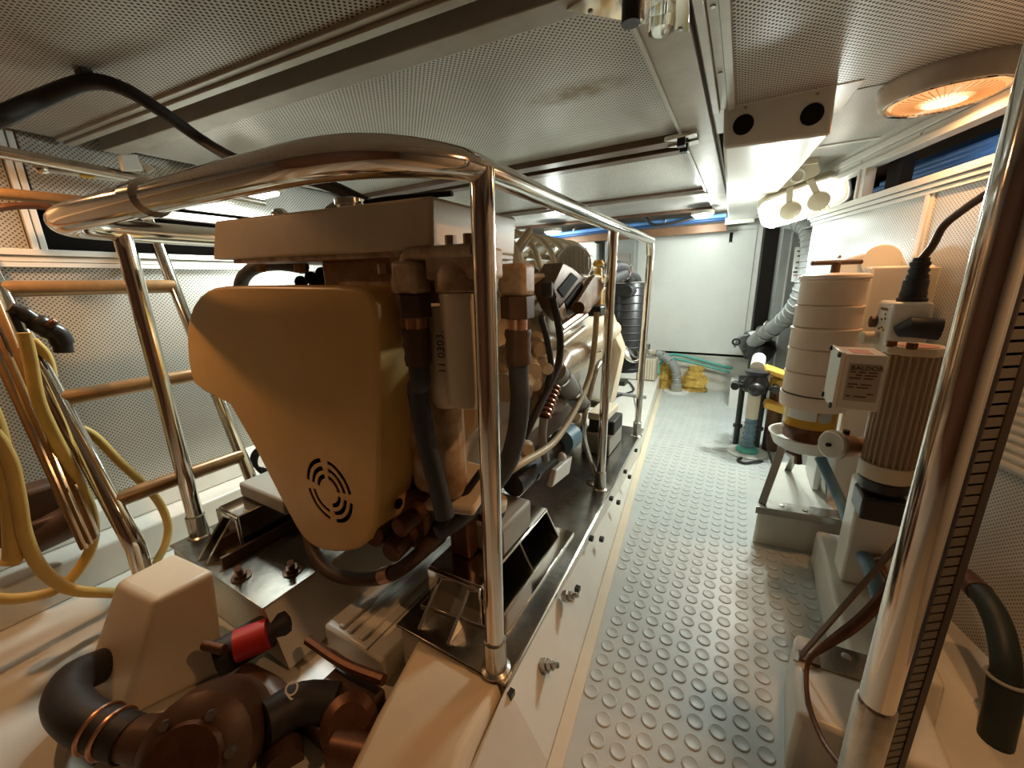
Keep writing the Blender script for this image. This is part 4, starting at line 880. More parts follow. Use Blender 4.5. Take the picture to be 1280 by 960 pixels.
# pump motor with terminal box
YM = 1.52
mc = ony(1134, 520, YM); mx_, my_ = mc.x+.0, YM+.10
L_, R_ = ony(1086, 520, YM+.10), ony(1180, 520, YM+.10); rm_ = (R_.x-L_.x)/2*.80
mx_ = L_.x+rm_*1.05
def mz(y): return ony(1120, y, my_-rm_).z
pm = thing('pump_motor', 'finned cream electric pump motor with a boxed terminal case, behind the pole', 'motor', (mx_, my_, .0))
z1, z2 = mz(436), mz(588)
N = 26; pr = []
for k in range(N*4):
    a = 2*math.pi*k/(N*4); rr_ = rm_ if k % 4 in (0, 1) else rm_*.88
    pr.append(V((mx_+rr_*math.cos(a), my_+rr_*math.sin(a), z2-.02)))
MB().prism(pr, (0, 0, z1-z2)).build('finned_body', 'motor_shaded', pm)
tp = [V((mx_+rm_*1.10*c, my_+rm_*1.10*s, z1-.022)) for c, s in [(math.cos(R(22.5+45*k)), math.sin(R(22.5+45*k))) for k in range(8)]]
MB().prism(tp, (0, 0, .026)).build('top_plate', 'cream', pm, .005)
MB().lathe([(.045, .0), (.044, .002), (.001, .0025)], (mx_+.0, my_-.02, z1+.004), n=28).build('top_recess', 'pink_label', pm)
for k in (4, 5): q = tp[k].lerp(V((mx_, my_, z1)), .12); MB().hexnut(V((q.x, q.y, z1+.0)), V((q.x, q.y, z1+.018)), .013).build('plate_bolt', 'bronze_red', pm)
MB().lathe([(rm_*.9, z2+.0), (rm_*1.06, z2), (rm_*1.06, z2-.05), (rm_*.95, z2-.055)], (mx_, my_, 0), n=36).build('base_ring', 'cream', pm)
MB().lathe([(rm_*.9, z2-.055), (rm_*.98, z2-.06), (rm_*.96, z2-.09), (rm_*.7, z2-.11), (.05, z2-.115)], (mx_, my_, 0), n=30).build('black_base', 'black_plastic', pm)
MB().span((mx_-.06, my_-.07, z2-.19), (mx_+.06, my_+.05, z2-.11)).build('black_foot', 'black_plastic', pm, .008)
MB().span((mx_-.05, my_+.02, .154), (mx_+.08, my_+.14, z2-.11)).build('pedestal', 'white_plastic', pm, .01)
YJ = my_-.17
j = [ony(x, y, YJ) for x, y in ((1053, 444), (1107, 443), (1103, 515), (1048, 512))]
xl, xr, zt_, zb_ = (j[0].x+j[3].x)/2, (j[1].x+j[2].x)/2, (j[0].z+j[1].z)/2, (j[2].z+j[3].z)/2
yj2 = my_-.02
jb = MB().span((xl, YJ, zb_), (xr, yj2, zt_)).build('terminal_box', 'white_plastic', pm, .004)
jl = MB().span((xl-.010, YJ-.002, zb_-.004), (xl, yj2, zt_+.004)).build('box_lid', 'white_plastic', pm, .002)
for y in (YJ+.008, yj2-.01):
    for z in (zt_-.004, zb_+.006): MB().lathe([(.009, 0), (.009, .006), (.003, .008)], (xl-.010, y, z), (-1, 0, 0), 10).build('lid_screw', 'black_plastic', jb)
MB().span((xl+.02, YJ+.02, zt_), (xr-.03, YJ+.09, zt_+.0012)).build('top_sticker', 'pink_label', jb)
wj = xr-xl; hj = zt_-zb_
pt = MB().span((xl+.012, YJ-.0012, zb_+hj*.17), (xr-.010, YJ, zb_+hj*.84)).build('rating_plate', 'label_grey', jb)
text('plate_title', 'BALDOR', .0185, (xl+.017, YJ-.0022, zb_+hj*.73), (1, 0, 0), (0, 0, 1), 'ink', jb, .0004)
rs = random.Random(3); rows = MB()
for k in range(9):
    z = zb_+hj*(.68-.055*k); x = xl+.017
    while x < xr-.03:
        w_ = rs.uniform(.008, .03)
        if rs.random() < .72: rows.span((x, YJ-.0022, z), (min(x+w_, xr-.018), YJ-.001, z+.0045))
        x += w_+.006
rows.build('plate_print', 'ink_brown', jb)['kind'] = 'stuff'
# copper pressure valve with glass face, fixed between filter and motor
gq = ony(1040, 556, 1.62)
gv = thing('pressure_gauge', 'copper bodied gauge with a clear glass face, below the terminal box', 'gauge', gq)
ga = V((-.72, -.62, .12)).normalized()
MB().lathe([(.026, -.12), (.03, -.08), (.04, -.07), (.042, -.02), (.046, -.015)], gq, ga, 26).build('body', 'copper', gv)
MB().lathe([(.046, -.015), (.050, -.012), (.050, .0), (.046, .003), (.001, .004)], gq, ga, 26).build('bezel', 'steel', gv)
MB().lathe([(.044, .004), (.043, .007), (.001, .010)], gq, ga, 26).build('glass_face', 'label_white', gv)
MB().cyl(gq+ga*.01, gq+ga*.02, .007, n=10).build('face_pin', 'black_plastic', gv)
MB().tube([gq-ga*.08, gq-ga*.17+V((.02, .06, .0))], .022, 12).build('stub_pipe', 'white_plastic', gv)
MB().cyl(gq-ga*.05+V((0, 0, .038)), gq-ga*.05+V((0, 0, .055)), .010, n=10).build('valve_nub', 'black_plastic', gv)
# white control unit with round plugs
yu = 1.86
u = [ony(x, y, yu) for x, y in ((1117, 378), (1171, 378), (1165, 425), (1113, 425))]
ub = thing('control_box', 'small white control box with a black conical plug on top, behind the motor', 'control box', (u[3].x, yu, .6))
ux0, ux1, uz1, uz0 = u[0].x, u[1].x, u[0].z, u[3].z-.05
MB().prism([V((ux0, yu, uz0)), V((ux0+.0, yu+.17, uz0)), V((ux1, yu+.17, uz0)), V((ux1, yu, uz0))], (0, 0, uz1-uz0)).build('case', 'white_plastic', ub, .012, 3)
yu2 = yu+.02
for k, (yy_, zz) in enumerate(((.045, .05), (.07, .056), (.10, .05), (.05, .09), (.09, .085), (.06, .105))):
    MB().box((ux0-.001, yu+yy_, uz0+zz+.03), (.002, .010, .007)).build('print_mark', 'ink_brown', ub)
MB().box((ux0-.001, yu+.085, uz1-.028), (.002, .075, .009)).build('print_bar', 'ink_brown', ub)
MB().cyl((ux0-.002, yu+.10, uz0+.045), (ux0-.05, yu+.085, uz0+.045), .024, n=16).build('side_knob', 'cream', ub, .004)
MB().cyl((ux0-.0, yu+.15, uz0+.10), (ux0-.02, yu+.15, uz0+.10), .022, n=14).build('side_plug', 'hose_brown', ub, .003)
pb_ = ony(1140, 373, yu+.07); pb_.z = uz1-.002
pt_ = ony(1152, 322, yu+.07)
dv = pt_-pb_
pg = MB().tube([pb_+dv*t for t in (0, .08, .1, .22, .25, .5, .52, .62, .63, .68, .69, .75, .76, .82, .83, .9, .91, 1)], [.040, .042, .036, .036, .034, .034, .030, .030, .026, .026, .029, .029, .025, .025, .028, .028, .024, .022], 20).build('conical_plug', 'black_rubber', ub)
MB().tube(spl([pt_-dv*.05, pt_+dv*.25+V((.02, 0, 0)), ony(1180, 282, yu+.08), ony(1210, 258, yu+.02), ony(1250, 230, yu-.05), ony(1290, 190, yu-.1)], 6), .012, 10).build('plug_cable', 'hose_brown', ub)
bp_ = ony(1140, 405, yu-.02); MB().tube([V((bp_.x-.03, yu-.005, bp_.z-.03)), V((bp_.x, yu-.02, bp_.z-.01)), V((bp_.x+.07, yu-.03, bp_.z-.015))], [.02, .036, .036], 14).build('black_plug', 'black_rubber', ub)
MB().span((ux0+.03, yu+.06, .195), (ux1-.03, yu+.14, uz0)).build('support_post', 'white_plastic', ub)
# big white casing and drum behind
yw = 2.22
a, b = ony(1090, 333, yw), ony(1152, 425, yw)
bw = thing('white_casing', 'large white casing behind the control box, with a side panel', 'casing', (a.x, yw, .2))
def wx(y): return rw(y)-.035
MB().prism([(a.x, yw, .15), (wx(yw), yw, .15), (wx(yw+.12), yw+.12, .15), (a.x, yw+.12, .15)], (0, 0, a.z-.15)).build('case', 'white_plastic', bw, .01)
c_ = ony(1152, 335, yw-.03); MB().prism([(c_.x, yw-.03, .3), (wx(yw-.03)-.006, yw-.03, .3), (wx(yw)-.006, yw, .3), (c_.x, yw, .3)], (0, 0, a.z-.31)).build('side_panel', 'cream', bw, .004)
q = ony(1157, 348, yw-.03); MB().lathe([(.012, 0), (.010, .006), (.002, .008)], (q.x, yw-.03, q.z), (0, -1, 0), 10).build('case_screw', 'bronze_red', bw)
yd = 2.37
q = ony(1085, 335, yd)
wd = thing('white_drum_housing', 'white round-ended blower housing with screws, under the slot window', 'housing', (q.x, yd, .9))
prof = []
cxd, rd = ony(1098, 340, yd).x, .095
for k in range(13):
    a_ = R(180-15*k) if True else 0; prof.append((cxd+rd*math.cos(a_), ony(1098, 340, yd).z+rd*math.sin(a_)))
lx0 = ony(1047, 330, yd).x
prof = [(lx0, prof[0][1]-.02), (lx0+.01, prof[0][1]+.055), (cxd-.03, prof[0][1]+.092)]+[p_ for p_ in prof if p_[0] > cxd-.02]+[(cxd+rd, prof[0][1]-.12), (lx0, prof[0][1]-.12)]
MB().prism([(p_[0], yd, p_[1]) for p_ in prof], (.0, .10, 0)).build('housing_body', 'white_plastic', wd, .008)
MB().cyl((cxd, yd-.012, prof[3][1]-.05), (cxd, yd+.0, prof[3][1]-.05), .07, n=28).build('round_cover', 'white_plastic', wd, .004)
for p_ in ((1086, 320), (1087, 329), (1049, 321)): q = ony(*p_, yd); MB().lathe([(.008, 0), (.007, .006), (.001, .008)], (q.x, yd, q.z), (0, -1, 0), 10).build('screw', 'steel', wd)
MB().span((cxd-.02, yd+.02, .195), (cxd+.05, yd+.09, prof[-1][1]+.02)).build('support_post', 'white_plastic', wd)
# lower white bracket panel behind the filter and the motor
lp_ = thing('white_backing_board', 'white backing board standing behind the fuel filter stand', 'board', (.5, 2.5, .2))
MB().prism([(.44, 2.56, .195), (.60, 2.50, .195), (.60, 2.53, .195), (.44, 2.59, .195)], (0, 0, .62)).build('board', 'white', lp_, .004)
MB().prism([(.415, 2.30, .195), (.44, 2.295, .195), (.44, 2.55, .195), (.415, 2.56, .195)], (0, 0, .30)).build('rib', 'white', lp_, .004)
# hoses and pipes low on the starboard side
XB = .50
bh = thing('blue_drain_hose', 'blue hose with a white clip running down from the filter drip dish', 'hose', onx(1100, 730, XB))
q_ = [V((fcx+.05, fcy-.07, ztray-.06)), ony(1050, 625, 2.0), ony(1062, 655, 1.85), ony(1076, 688, 1.68), ony(1092, 722, 1.52), V((.49, 1.40, .20)), V((.50, 1.36, .15))]
MB().tube(spl(q_, 6), .022, 12).build('hose', 'hose_blue', bh)
MB().ring(ony(1072, 677, 1.71), ony(1076, 688, 1.68)-ony(1062, 655, 1.85), .026, .006, 20, 6).build('white_clip', 'white', bh)
for k, (dx, lab_) in enumerate(((0, 'thin copper pipe beside the blue hose, nearer the aisle'), (.03, 'thin copper pipe beside the blue hose, nearer the hull'))):
    t = tag(MB().tube(spl([ony(1063+7*k, 618, 1.95), ony(1073+6*k, 645, 1.85), ony(1090+6*k, 685, 1.68), ony(1104+6*k, 715, 1.56), ony(1118+6*k, 740, 1.47)], 5), .0075, 8).build('copper_pipe', 'copper'), lab_, 'pipe', 'thin copper pipes')
    MB().ring(ony(1098+6*k, 701, 1.616), ony(1104, 715, 1.56)-ony(1090, 685, 1.68), .011, .004, 12, 6).build('pipe_clip', 'white', t)
tag(MB().cyl(ony(1068, 598, 2.02), ony(1063, 638, 1.98), .006, n=8).build('black_rod', 'black_plastic'), 'thin black rod hanging behind the blue hose, left of the motor base', 'rod')
sb = thing('stay_bar', 'dark flat stay bar rising from the near plinth behind the chrome pole', 'bar', onz(1000, 822, .19))
A, B = onz(1001, 822, .2), ony(1125, 680, 1.22); d = (B-A).normalized(); n = V((-d.y, d.x, 0)).normalized()*.006; m_ = V((.0, 0, .016))
MB().loft([A-n, A+n, A+n+m_, A-n+m_], [B-n, B+n, B+n+m_*1.2, B-n+m_*1.2]).build('bar', 'frame_brown', sb)
MB().box(A+V((.02, .01, -.002)), (.05, .03, .008)).build('foot_tab', 'frame_brown', sb)
rc_ = tag(MB().tube(spl([ony(1125, 715, 1.16), ony(1100, 750, 1.14), ony(1070, 780, 1.13), ony(1035, 805, 1.12), ony(1013, 823, 1.11), ony(1008, 845, 1.08), ony(1011, 880, 1.02), ony(1028, 925, .94), ony(1052, 958, .88), ony(1075, 985, .84)], 6), [.014-.008*min(1, max(0, (i-14)/10)) for i in range(55)], 8).build('red_cable', 'bronze_red'),
          'red-brown cable drooping from the stay bar to the floor in the corner', 'cable')
# chrome pole
pc = CP+ray(1166, 620)*.65
po = thing('chrome_pole', 'tall chrome pole in the right foreground from floor to ceiling', 'pole', (pc.x, pc.y, 0))
MB().cyl((pc.x, pc.y, .0), (pc.x, pc.y, 1.89), .0275, n=36).build('tube', 'chrome', po)
MB().lathe([(.06, 0), (.06, .006), (.034, .012), (.0315, .03), (.0315, .44), (.028, .446)], (pc.x, pc.y, 0), n=36).build('sleeve', 'brushed', po)
# slotted wiring trunk behind the pole
tc_ = CP+ray(1191, 717)*.71
tk_ = thing('slotted_wiring_trunk', 'dark slotted wiring trunk standing upright behind the chrome pole', 'trunking', (tc_.x, tc_.y, 0))
td = V((.80, .60, 0)).normalized(); tn = V((.60, -.80, 0))
def tpnt(a, z, d=0): return V((tc_.x, tc_.y, 0))+td*a+tn*d+V((0, 0, z))
MB().prism([tpnt(-.026, 0, -.05), tpnt(.026, 0, -.05), tpnt(.026, 0, -.045), tpnt(-.026, 0, -.045)], (0, 0, 1.88)).build('back_strip', 'trunk_dark', tk_)
MB().prism([tpnt(-.028, 0, -.05), tpnt(-.024, 0, -.05), tpnt(-.024, 0, .0), tpnt(-.028, 0, .0)], (0, 0, 1.88)).build('side_strip', 'trunk_dark', tk_)
MB().prism([tpnt(.011, 0, -.05), tpnt(.028, 0, -.05), tpnt(.028, 0, .0), tpnt(.011, 0, .0)], (0, 0, 1.88)).build('cover_strip', 'trunk_dark', tk_)
f0 = MB().prism([tpnt(-.023, .10, -.006), tpnt(.010, .10, -.006), tpnt(.010, .10, -.002), tpnt(-.023, .10, -.002)], (0, 0, .0155)).build('finger', 'finger_shaded', tk_)
for k in range(1, 86): dupchild(f0, tk_, (0, 0, .0205*k))
# partition strip (dark edge) right of it and the thick green-black hose
ph = thing('dark_green_hose', 'thick dark green hose hanging at the right edge by the perforated wall', 'hose', ony(1240, 940, .95))
XQ = .74
MB().tube(spl([onx(1200, 722, XQ), onx(1226, 742, XQ), onx(1246, 775, XQ), onx(1256, 815, XQ), onx(1258, 850, XQ)], 6), .030, 16).build('upper_hose', 'hose_dark_green', ph)
MB().tube([onx(1258, 845, XQ), onx(1254, 880, XQ), onx(1243, 930, XQ), onx(1232, 985, XQ)], .035, 16).build('lower_hose', 'hose_dark_green', ph)
MB().tube(spl([onx(1190, 716, XQ), onx(1205, 722, XQ), onx(1225, 741, XQ)], 4), .033, 16).build('fitting', 'bronze_red', ph)
MB().ring(onx(1258, 848, XQ), (0, .1, 1), .037, .005, 24, 6).build('hose_clamp', 'hose_grey', ph)
# louvre plate seen between pole and trunk
lv = thing('louvre_plate', 'pale louvred vent plate seen in the gap between pole and trunk', 'vent', V((rw(1.75)-.03, 1.75, .5)))
wallbar(1.50, 2.02, .62, 1.42, .020, 'frame', 'white', lv, 0, .004)
s0 = wallbar(1.53, 1.99, .64, .652, .030, 'slat', 'louver', lv)
for k in range(1, 26): dupchild(s0, lv, (0, 0, .030*k))
# ================================================================ FAR END
# black pump on a white block
q = ony(945, 505, 4.45)
wp = tag(MB().span((.0, 4.30, -.011), (.165, 4.66, .22)).build('white_pump_block', 'white', None, .01), 'white block on the floor under the black pump at the far end', 'block')
pc_ = ony(948, 436, 4.36)
bp2 = thing('black_pump', 'black electric pump with a white label on a white block, far right', 'pump', (pc_.x, 4.45, .22))
ax = V((.35, -1, -.22)).normalized()
MB().lathe([(.06, -.22), (.115, -.20), (.13, -.05), (.13, .06), (.115, .08), (.08, .10), (.08, .14), (.05, .16)], pc_, ax, 28).build('motor_body', 'black_plastic', bp2)
x_, y_ = basis(ax)
for k in range(10):
    a = k*math.pi/5; MB().box(pc_+ax*.03+(x_*math.cos(a)+y_*math.sin(a))*.13, (.022, .06, .022)).build('rib', 'black_plastic', bp2, .003)
lbp = []
for k in range(7):
    a = R(60+12*k); lbp.append(pc_-ax*.02+V((-math.cos(a)*.135*1, 0, math.sin(a)*.135)))
MB().add([p-ax*.09 for p in lbp]+[p+ax*.03 for p in lbp], [(i, i+1, 8+i, 7+i) for i in range(6)]).build('white_label', 'label_white', bp2)
MB().span((pc_.x-.13, 4.34, .222), (pc_.x+.10, 4.56, .27)).build('foot', 'black_plastic', bp2, .008)
MB().tube(spl([pc_+V((-.10, .05, .12)), pc_+V((-.17, .02, .10)), pc_+V((-.20, .0, .0))], 5), .012, 8).build('lead', 'hose_grey', bp2)
MB().ring(pc_+V((-.19, -.03, .06)), (0, 1, .3), .03, .010, 16, 6).build('lug', 'black_plastic', bp2)
# in-line strainer with clear sight tubes on round bases
sx_, sy_ = .155, 3.14
wf = thing('sight_tube_strainer', 'strainer with clear and blue sight tubes on a round white floor base', 'strainer', (sx_, sy_, 0))
MB().lathe([(.001, 0), (.125, .0), (.13, .008), (.12, .016), (.001, .016)], (sx_, sy_, 0), n=30).build('round_base', 'white', wf)
MB().lathe([(.07, .016), (.075, .03), (.055, .05), (.03, .055)], (sx_, sy_, 0), n=24).build('base_socket', 'hose_teal', wf)
MB().cyl((sx_+.0, sy_, .05), (sx_, sy_, .27), .036, n=20).build('blue_tube', 'hose_blue', wf)
MB().cyl((sx_+.0, sy_, .27), (sx_, sy_, .47), .040, n=20).build('cream_tube', 'cream', wf)
for k in range(5): MB().ring((sx_, sy_, .07+.04*k), (0, 0, 1), .038, .004, 18, 6).build('tube_ring', 'hose_grey', wf)
MB().lathe([(.04, .46), (.075, .47), (.08, .53), (.06, .58), (.075, .60), (.075, .615), (.03, .62)], (sx_, sy_, 0), n=22).build('black_head', 'black_plastic', wf)
MB().ball((sx_, sy_-.07, .50), .05, 12).build('head_nose', 'black_plastic', wf)
MB().span((sx_-.15, sy_-.02, .485), (sx_+.14, sy_+.02, .515)).build('cross_bar', 'black_plastic', wf, .006)
for dx in (-.125, .115): MB().cyl((sx_+dx, sy_-.045, .50), (sx_+dx, sy_+.03, .50), .028, n=12).build('wing_nut', 'black_plastic', wf, .004)
wf2 = MB().lathe([(.085, .0), (.09, .01), (.09, .13), (.08, .145), (.001, .146)], (sx_-.01, sy_+.27, 0), n=24).build('white_pot', 'white', None)
tag(wf2, 'squat white pot behind the sight tube strainer', 'pot')
for dx in (-.075, .06):
    MB().cyl((sx_+dx, sy_+.12, .01), (sx_+dx, sy_+.12, .50), .020, n=12).build('black_column', 'black_plastic', wf)
    MB().cyl((sx_+dx, sy_+.12, .15), (sx_+dx, sy_+.12, .17), .032, n=12).build('column_collar', 'black_plastic', wf)
MB().cyl((sx_, sy_+.1, .62), (sx_+.01, sy_+.25, .66), .045, n=14).build('label_coupling', 'label_white', wf)
MB().span((sx_-.09, sy_+.09, .47), (sx_+.08, sy_+.14, .51)).build('column_bridge', 'black_plastic', wf)
yq = thing('yellow_pump', 'yellow pump partly hidden behind the tall fuel filter', 'pump', (.34, 3.3, 0))
MB().box((0.27, 3.22, .60), (.14, .18, .035), Matrix.Rotation(R(18), 3, 'Y')).build('yellow_bar', 'yellow_paint', yq, .008)
MB().box((0.30, 3.25, .52), (.12, .14, .08)).build('yellow_body', 'yellow_paint', yq, .012)
MB().box((0.29, 3.2, .36), (.14, .12, .05), Matrix.Rotation(R(15), 3, 'Y')).build('yellow_foot', 'yellow_paint', yq, .01)
MB().cyl((0.30, 3.28, -.01), (0.30, 3.28, .5), .05, n=14).build('stand', 'bronze_red', yq)
tag(MB().tube(spl([(.25, 3.02, .002), (.22, 2.98, .016), (.14, 2.92, .012), (.10, 2.95, .010), (.12, 3.0, .012)], 5), .009, 8).build('short_wire', 'black_rubber'), 'short bit of black wire lying by the strainer base', 'wire')
tag(MB().tube(spl([(.262, 3.09, .20), (.265, 3.05, .12), (.30, 3.0, .02), (.31, 2.97, .010)], 5), .007, 8).build('drooping_wire', 'black_rubber'), 'thin black wire drooping between the strainer and the filter dish', 'wire')
# grey ducts in the recess
gd = thing('corrugated_duct', 'grey corrugated duct rising behind the fuel filter to the bulkhead lamp', 'duct', (.45, 3.75, .8))
P_ = spl([ony(942, 428, 4.3), ony(958, 415, 4.15), ony(975, 404, 4.0), ony(992, 388, 3.8), ony(1004, 362, 3.7), ony(1012, 330, 3.7), ony(1014, 300, 3.7), ony(1008, 282, 3.75), ony(985, 274, 3.9)], 7)
MB().tube(P_, .065, 16).build('duct_hose', 'hose_grey', gd)
for k in range(16, len(P_)-3, 2): MB().ring(P_[k], P_[k+1]-P_[k-1], .066, .006, 16, 6).build('duct_ring', 'hose_grey', gd)
for k in (6, 10): MB().ring(P_[k], P_[k+1]-P_[k-1], .07, .010, 18, 6).build('duct_clamp', 'steel', gd)
sp_ = thing('notice_plate', 'narrow white notice plate with small print in the far recess', 'sign', ony(995, 330, 3.9))
A = [ony(x, y, 3.9) for x, y in ((994, 309), (1010, 308), (1003, 352), (989, 352))]
MB().prism(A, (0, .012, 0)).build('plate', 'label_white', sp_)
for k, (x, y, m) in enumerate(((1000, 314, 'ink_brown'), (1000, 320, 'ink_brown'), (998, 328, 'ink_brown'), (997, 335, 'ink'), (995, 340, 'ink'), (995, 344, 'pink_label'))):
    q = ony(x, y, 3.898); MB().box(q, (.035, .002, .012)).build('print', m, sp_)
tag(MB().tube([ony(1026, 272, 3.42), ony(1018, 318, 3.42)], .022, 8).build('foil_strip', 'chrome'), 'crumpled shiny strip at the far edge of the perforated wall', 'strip')
tag(MB().prism([(.145, 4.85, .42), (.265, 4.85, .42), (.265, 4.85, 1.75), (.145, 4.85, 1.75)], (0, .01, 0)).build('recess_shade_sheet', 'dark'), 'dark sheet for the shade in the gap between the white door and the grey bulkhead', 'panel')  # near-black sheet stands in for the shade of the open gap
# cloth, elbow hose and coupling by the left foot of the door
fl_c = onz(845, 490, 0)
cx_, cy_ = fl_c.x, fl_c.y
cf_ = thing('floor_pipe_fitting', 'grey elbow hose rising from a white ring in the floor below the door', 'pipe', (cx_, cy_, 0))
MB().lathe([(.09, 0), (.135, .0), (.135, .012), (.09, .016)], (cx_, cy_, 0), n=28).build('floor_ring', 'white', cf_)
MB().cyl((cx_, cy_, .0), (cx_, cy_, .10), .06, n=16).build('pipe_stub', 'fingers', cf_, .005)
PP = spl([(cx_, cy_, .09), (cx_-.01, cy_, .22), (cx_-.06, cy_, .32), (cx_-.16, cy_, .40), (cx_-.24, cy_, .43)], 6)
MB().tube(PP, .045, 14).build('elbow_hose', 'hose_grey', cf_)
for k in (3, 6, 14, 19): MB().ring(PP[k], PP[k+1]-PP[k-1], .048, .006, 18, 6).build('hose_clamp', 'chrome', cf_)
bmq = MB(); rs = random.Random(11)
def crumple(name, x0, y0, z0, sx, sy, sz, seed):
    rr = random.Random(seed); m = MB(); n = 14; k = 9; vs = []; fs = []
    for i in range(k+1):
        t = i/k
        for j in range(n):
            a = 2*math.pi*j/n; r = (1-.18*t)*(.68+.6*rr.random())*(.55+.45*math.sin(math.pi*min(.95, t*.9+.25)))
            vs.append((x0+sx*r*math.cos(a), y0+sy*r*math.sin(a), z0+sz*t))
    for i in range(k):
        for j in range(n): fs.append((i*n+j, i*n+(j+1) % n, (i+1)*n+(j+1) % n, (i+1)*n+j))
    fs += [tuple(range(n))[::-1], tuple(k*n+j for j in range(n))]
    return m.add(vs, fs)
cl2 = tag(crumple('c', cx_-.14, cy_+.14, .002, .12, .08, .36, 3).build('yellow_foam_piece', 'foam_yellow'), 'crumpled dirty yellow foam piece left of the grey elbow hose', 'foam')
cl3 = tag(crumple('c', cx_+.17, cy_+.13, .002, .15, .08, .29, 5).build('yellow_foam_piece', 'foam_yellow'), 'crumpled dirty yellow foam piece right of the grey elbow hose', 'foam')
# pump unit with bronze body beside it, standing on the far platform
wu = thing('water_pump_unit', 'white and bronze water pump unit on the far platform, behind the last rail post', 'pump', (-.95, 4.45, .15))
MB().span((-1.18, 4.40, .155), (-.93, 4.62, .42)).build('white_case', 'white', wu, .015)
MB().span((-.925, 4.42, .155), (-.73, 4.60, .40)).build('bronze_case', 'label_grey', wu, .012)
for k in range(7): MB().span((-.92+.027*k, 4.412, .17), (-.907+.027*k, 4.42, .39)).build('fin', 'cream', wu)
MB().tube(spl([(-1.22, 4.5, .47), (-1.0, 4.5, .475), (-.8, 4.5, .47), (cx_-.27, cy_, .43)], 5), .035, 12).build('manifold_pipe', 'label_grey', wu)
for x in (-1.12, -1.02, -.92, -.82): MB().ring((x, 4.5, .473), (1, 0, 0), .038, .008, 16, 6).build('union_nut', 'steel', wu)
MB().cyl((-.84, 4.48, .47), (-.84, 4.48, .56), .03, n=12).build('valve_stem', 'steel', wu, .004)
tag(MB().tube(spl([(-.72, 4.62, .36), (-.62, 4.78, .40), (-.4, 4.86, .36), (-.1, 4.87, .29), (.0, 4.85, .275)], 6), .016, 8).build('teal_hose', 'hose_teal'), 'teal hose running along the sill below the white door, upper one', 'hose')
tag(MB().tube(spl([(-.72, 4.58, .20), (-.73, 4.68, .30), (-.62, 4.74, .36), (-.4, 4.82, .315), (-.1, 4.84, .25), (-.02, 4.82, .235)], 6), .014, 8).build('teal_hose', 'hose_teal'), 'teal hose looping down by the bronze pump body, lower one', 'hose')
tag(MB().tube(spl([(-1.0, 4.3, .158), (-.9, 4.1, .16), (-.85, 3.9, .16), (-.95, 3.6, .16), (-.9, 3.3, .16)], 5), .010, 8).build('platform_cable', 'black_rubber'), 'black cable lying across the white far platform', 'cable')
tag(MB().tube([(-1.06, 3.75, .165), (-.68, 3.72, .165)], .015, 8).build('platform_bar', 'hose_grey'), 'grey bar lying across the white far platform', 'bar')
# air filter and its hoses beyond the engine
X_ = -.86
q = onx(782, 408, X_)
af = thing('black_air_filter', 'black ribbed air filter canister beyond the engine, left of the door', 'filter', (q.x, q.y, .9))
r_ = .15
top_, bot_ = onx(782, 352, X_).z, onx(782, 460, X_).z
MB().lathe([(r_*.6, bot_), (r_, bot_), (r_, top_-.02), (r_*.9, top_), (r_*.4, top_+.01)], (q.x, q.y, 0), n=28).build('canister', 'black_plastic', af)
for k in range(12): MB().ring((q.x, q.y, bot_+.03+(top_-bot_-.08)*k/11), (0, 0, 1), r_+.001, .006, 28, 6).build('rib', 'black_rubber', af)
MB().ring((q.x, q.y, top_-.01), (0, 0, 1), r_*.95, .008, 28, 6).build('top_band', 'steel', af)
MB().cyl((q.x, q.y, .9), (q.x, q.y, bot_), .05, n=14).build('stem', 'black_plastic', af)
MB().span((q.x-.5, q.y-.06, bot_-.14), (q.x+.03, q.y+.06, bot_-.10)).build('carrier_arm', 'black_plastic', af)
q2_ = onx(788, 440, -.78)
hc_ = MB().lathe([(.05, -.16), (.09, -.12), (.105, 0), (.11, .006), (.10, .012), (.001, .014)], q2_, (.75, -.5, .55), 26).build('intake_cone', 'black_plastic', af)
MB().ring(q2_+V((.75, -.5, .55)).normalized()*.012, (.75, -.5, .55), .095, .012, 28, 8).build('chrome_rim', 'chrome', hc_)
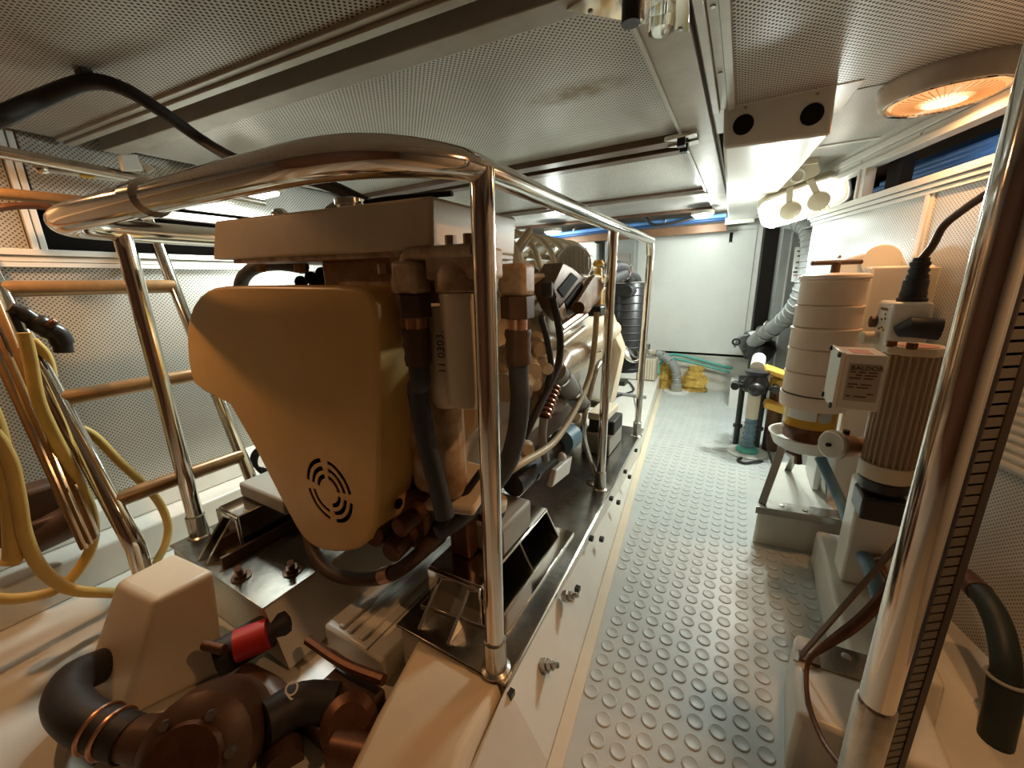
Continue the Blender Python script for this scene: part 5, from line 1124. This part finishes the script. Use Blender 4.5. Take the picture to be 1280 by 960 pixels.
MB().lathe([(.08, .012), (.06, .018), (.001, .02)], q2_, (.75, -.5, .55), 24).build('chrome_face', 'chrome', hc_)
bh2 = thing('black_vent_hoses', 'looped black hoses with chrome clamps above the black air filter', 'hose', onx(780, 345, -.8))
for pts_, r in ((((748, 348), (758, 338), (772, 333), (784, 338), (786, 350)), .04), (((757, 352), (770, 346), (784, 342), (795, 350), (794, 362), (783, 364)), .045), (((735, 352), (745, 340), (750, 334)), .03)):
    P_ = spl([onx(x, y, -.80) for x, y in pts_], 6); MB().tube(P_, r, 12).build('hose', 'black_rubber', bh2)
    for f in (.35, .7):
        k = int(len(P_)*f); MB().ring(P_[k], P_[k+1]-P_[k-1], r+.002, .009, 16, 6).build('clamp', 'chrome', bh2)
MB().cyl(onx(765, 350, -.80), V((-.95, onx(765, 350, -.8).y, 1.0)), .03, n=10).build('hose_stem', 'black_rubber', bh2)
# cabinets on the far port side
def far_box(name, label, p, q_, y, m, depth=.2, cat='cabinet'):
    a, b = ony(*p, y), ony(*q_, y)
    t = thing(name, label, cat, (a.x, y, b.z))
    MB().span((max(a.x, XL+.07), y, b.z), (b.x, y+depth, a.z)).build('case', m, t, .006)
    return t, a, b
t, a, b = far_box('white_wall_box', 'white box with a screw on the far wall, seen above the engine', (694, 292), (744, 372), 4.72, 'white', .27)
for p in ((735, 299), (732, 311), (738, 320)): MB().box(ony(*p, 4.715), (.02, .01, .02)).build('screw', 'ink_brown', t)
t, a, b = far_box('grey_wall_cabinet', 'grey cabinet on the far wall, between the white box and the door', (757, 286), (792, 345), 4.72, 'grey_cabinet', .27)
MB().cyl(ony(748, 299, 4.70), ony(748, 299, 4.70)+V((0, -.02, 0)), .05, n=18).build('round_vent', 'dark', t)
MB().span((a.x+.05, 4.712, b.z+.1), (b.x-.05, 4.72, b.z+.25)).build('front_panel', 'steel', t)
t, a, b = far_box('white_side_locker', 'white locker at the far port side, just right of the nearest rail post', (612, 286), (644, 420), 4.35, 'white', .5)
MB().box(ony(624, 303, 4.345), (.025, .012, .05)).build('keyhole', 'dark', t)
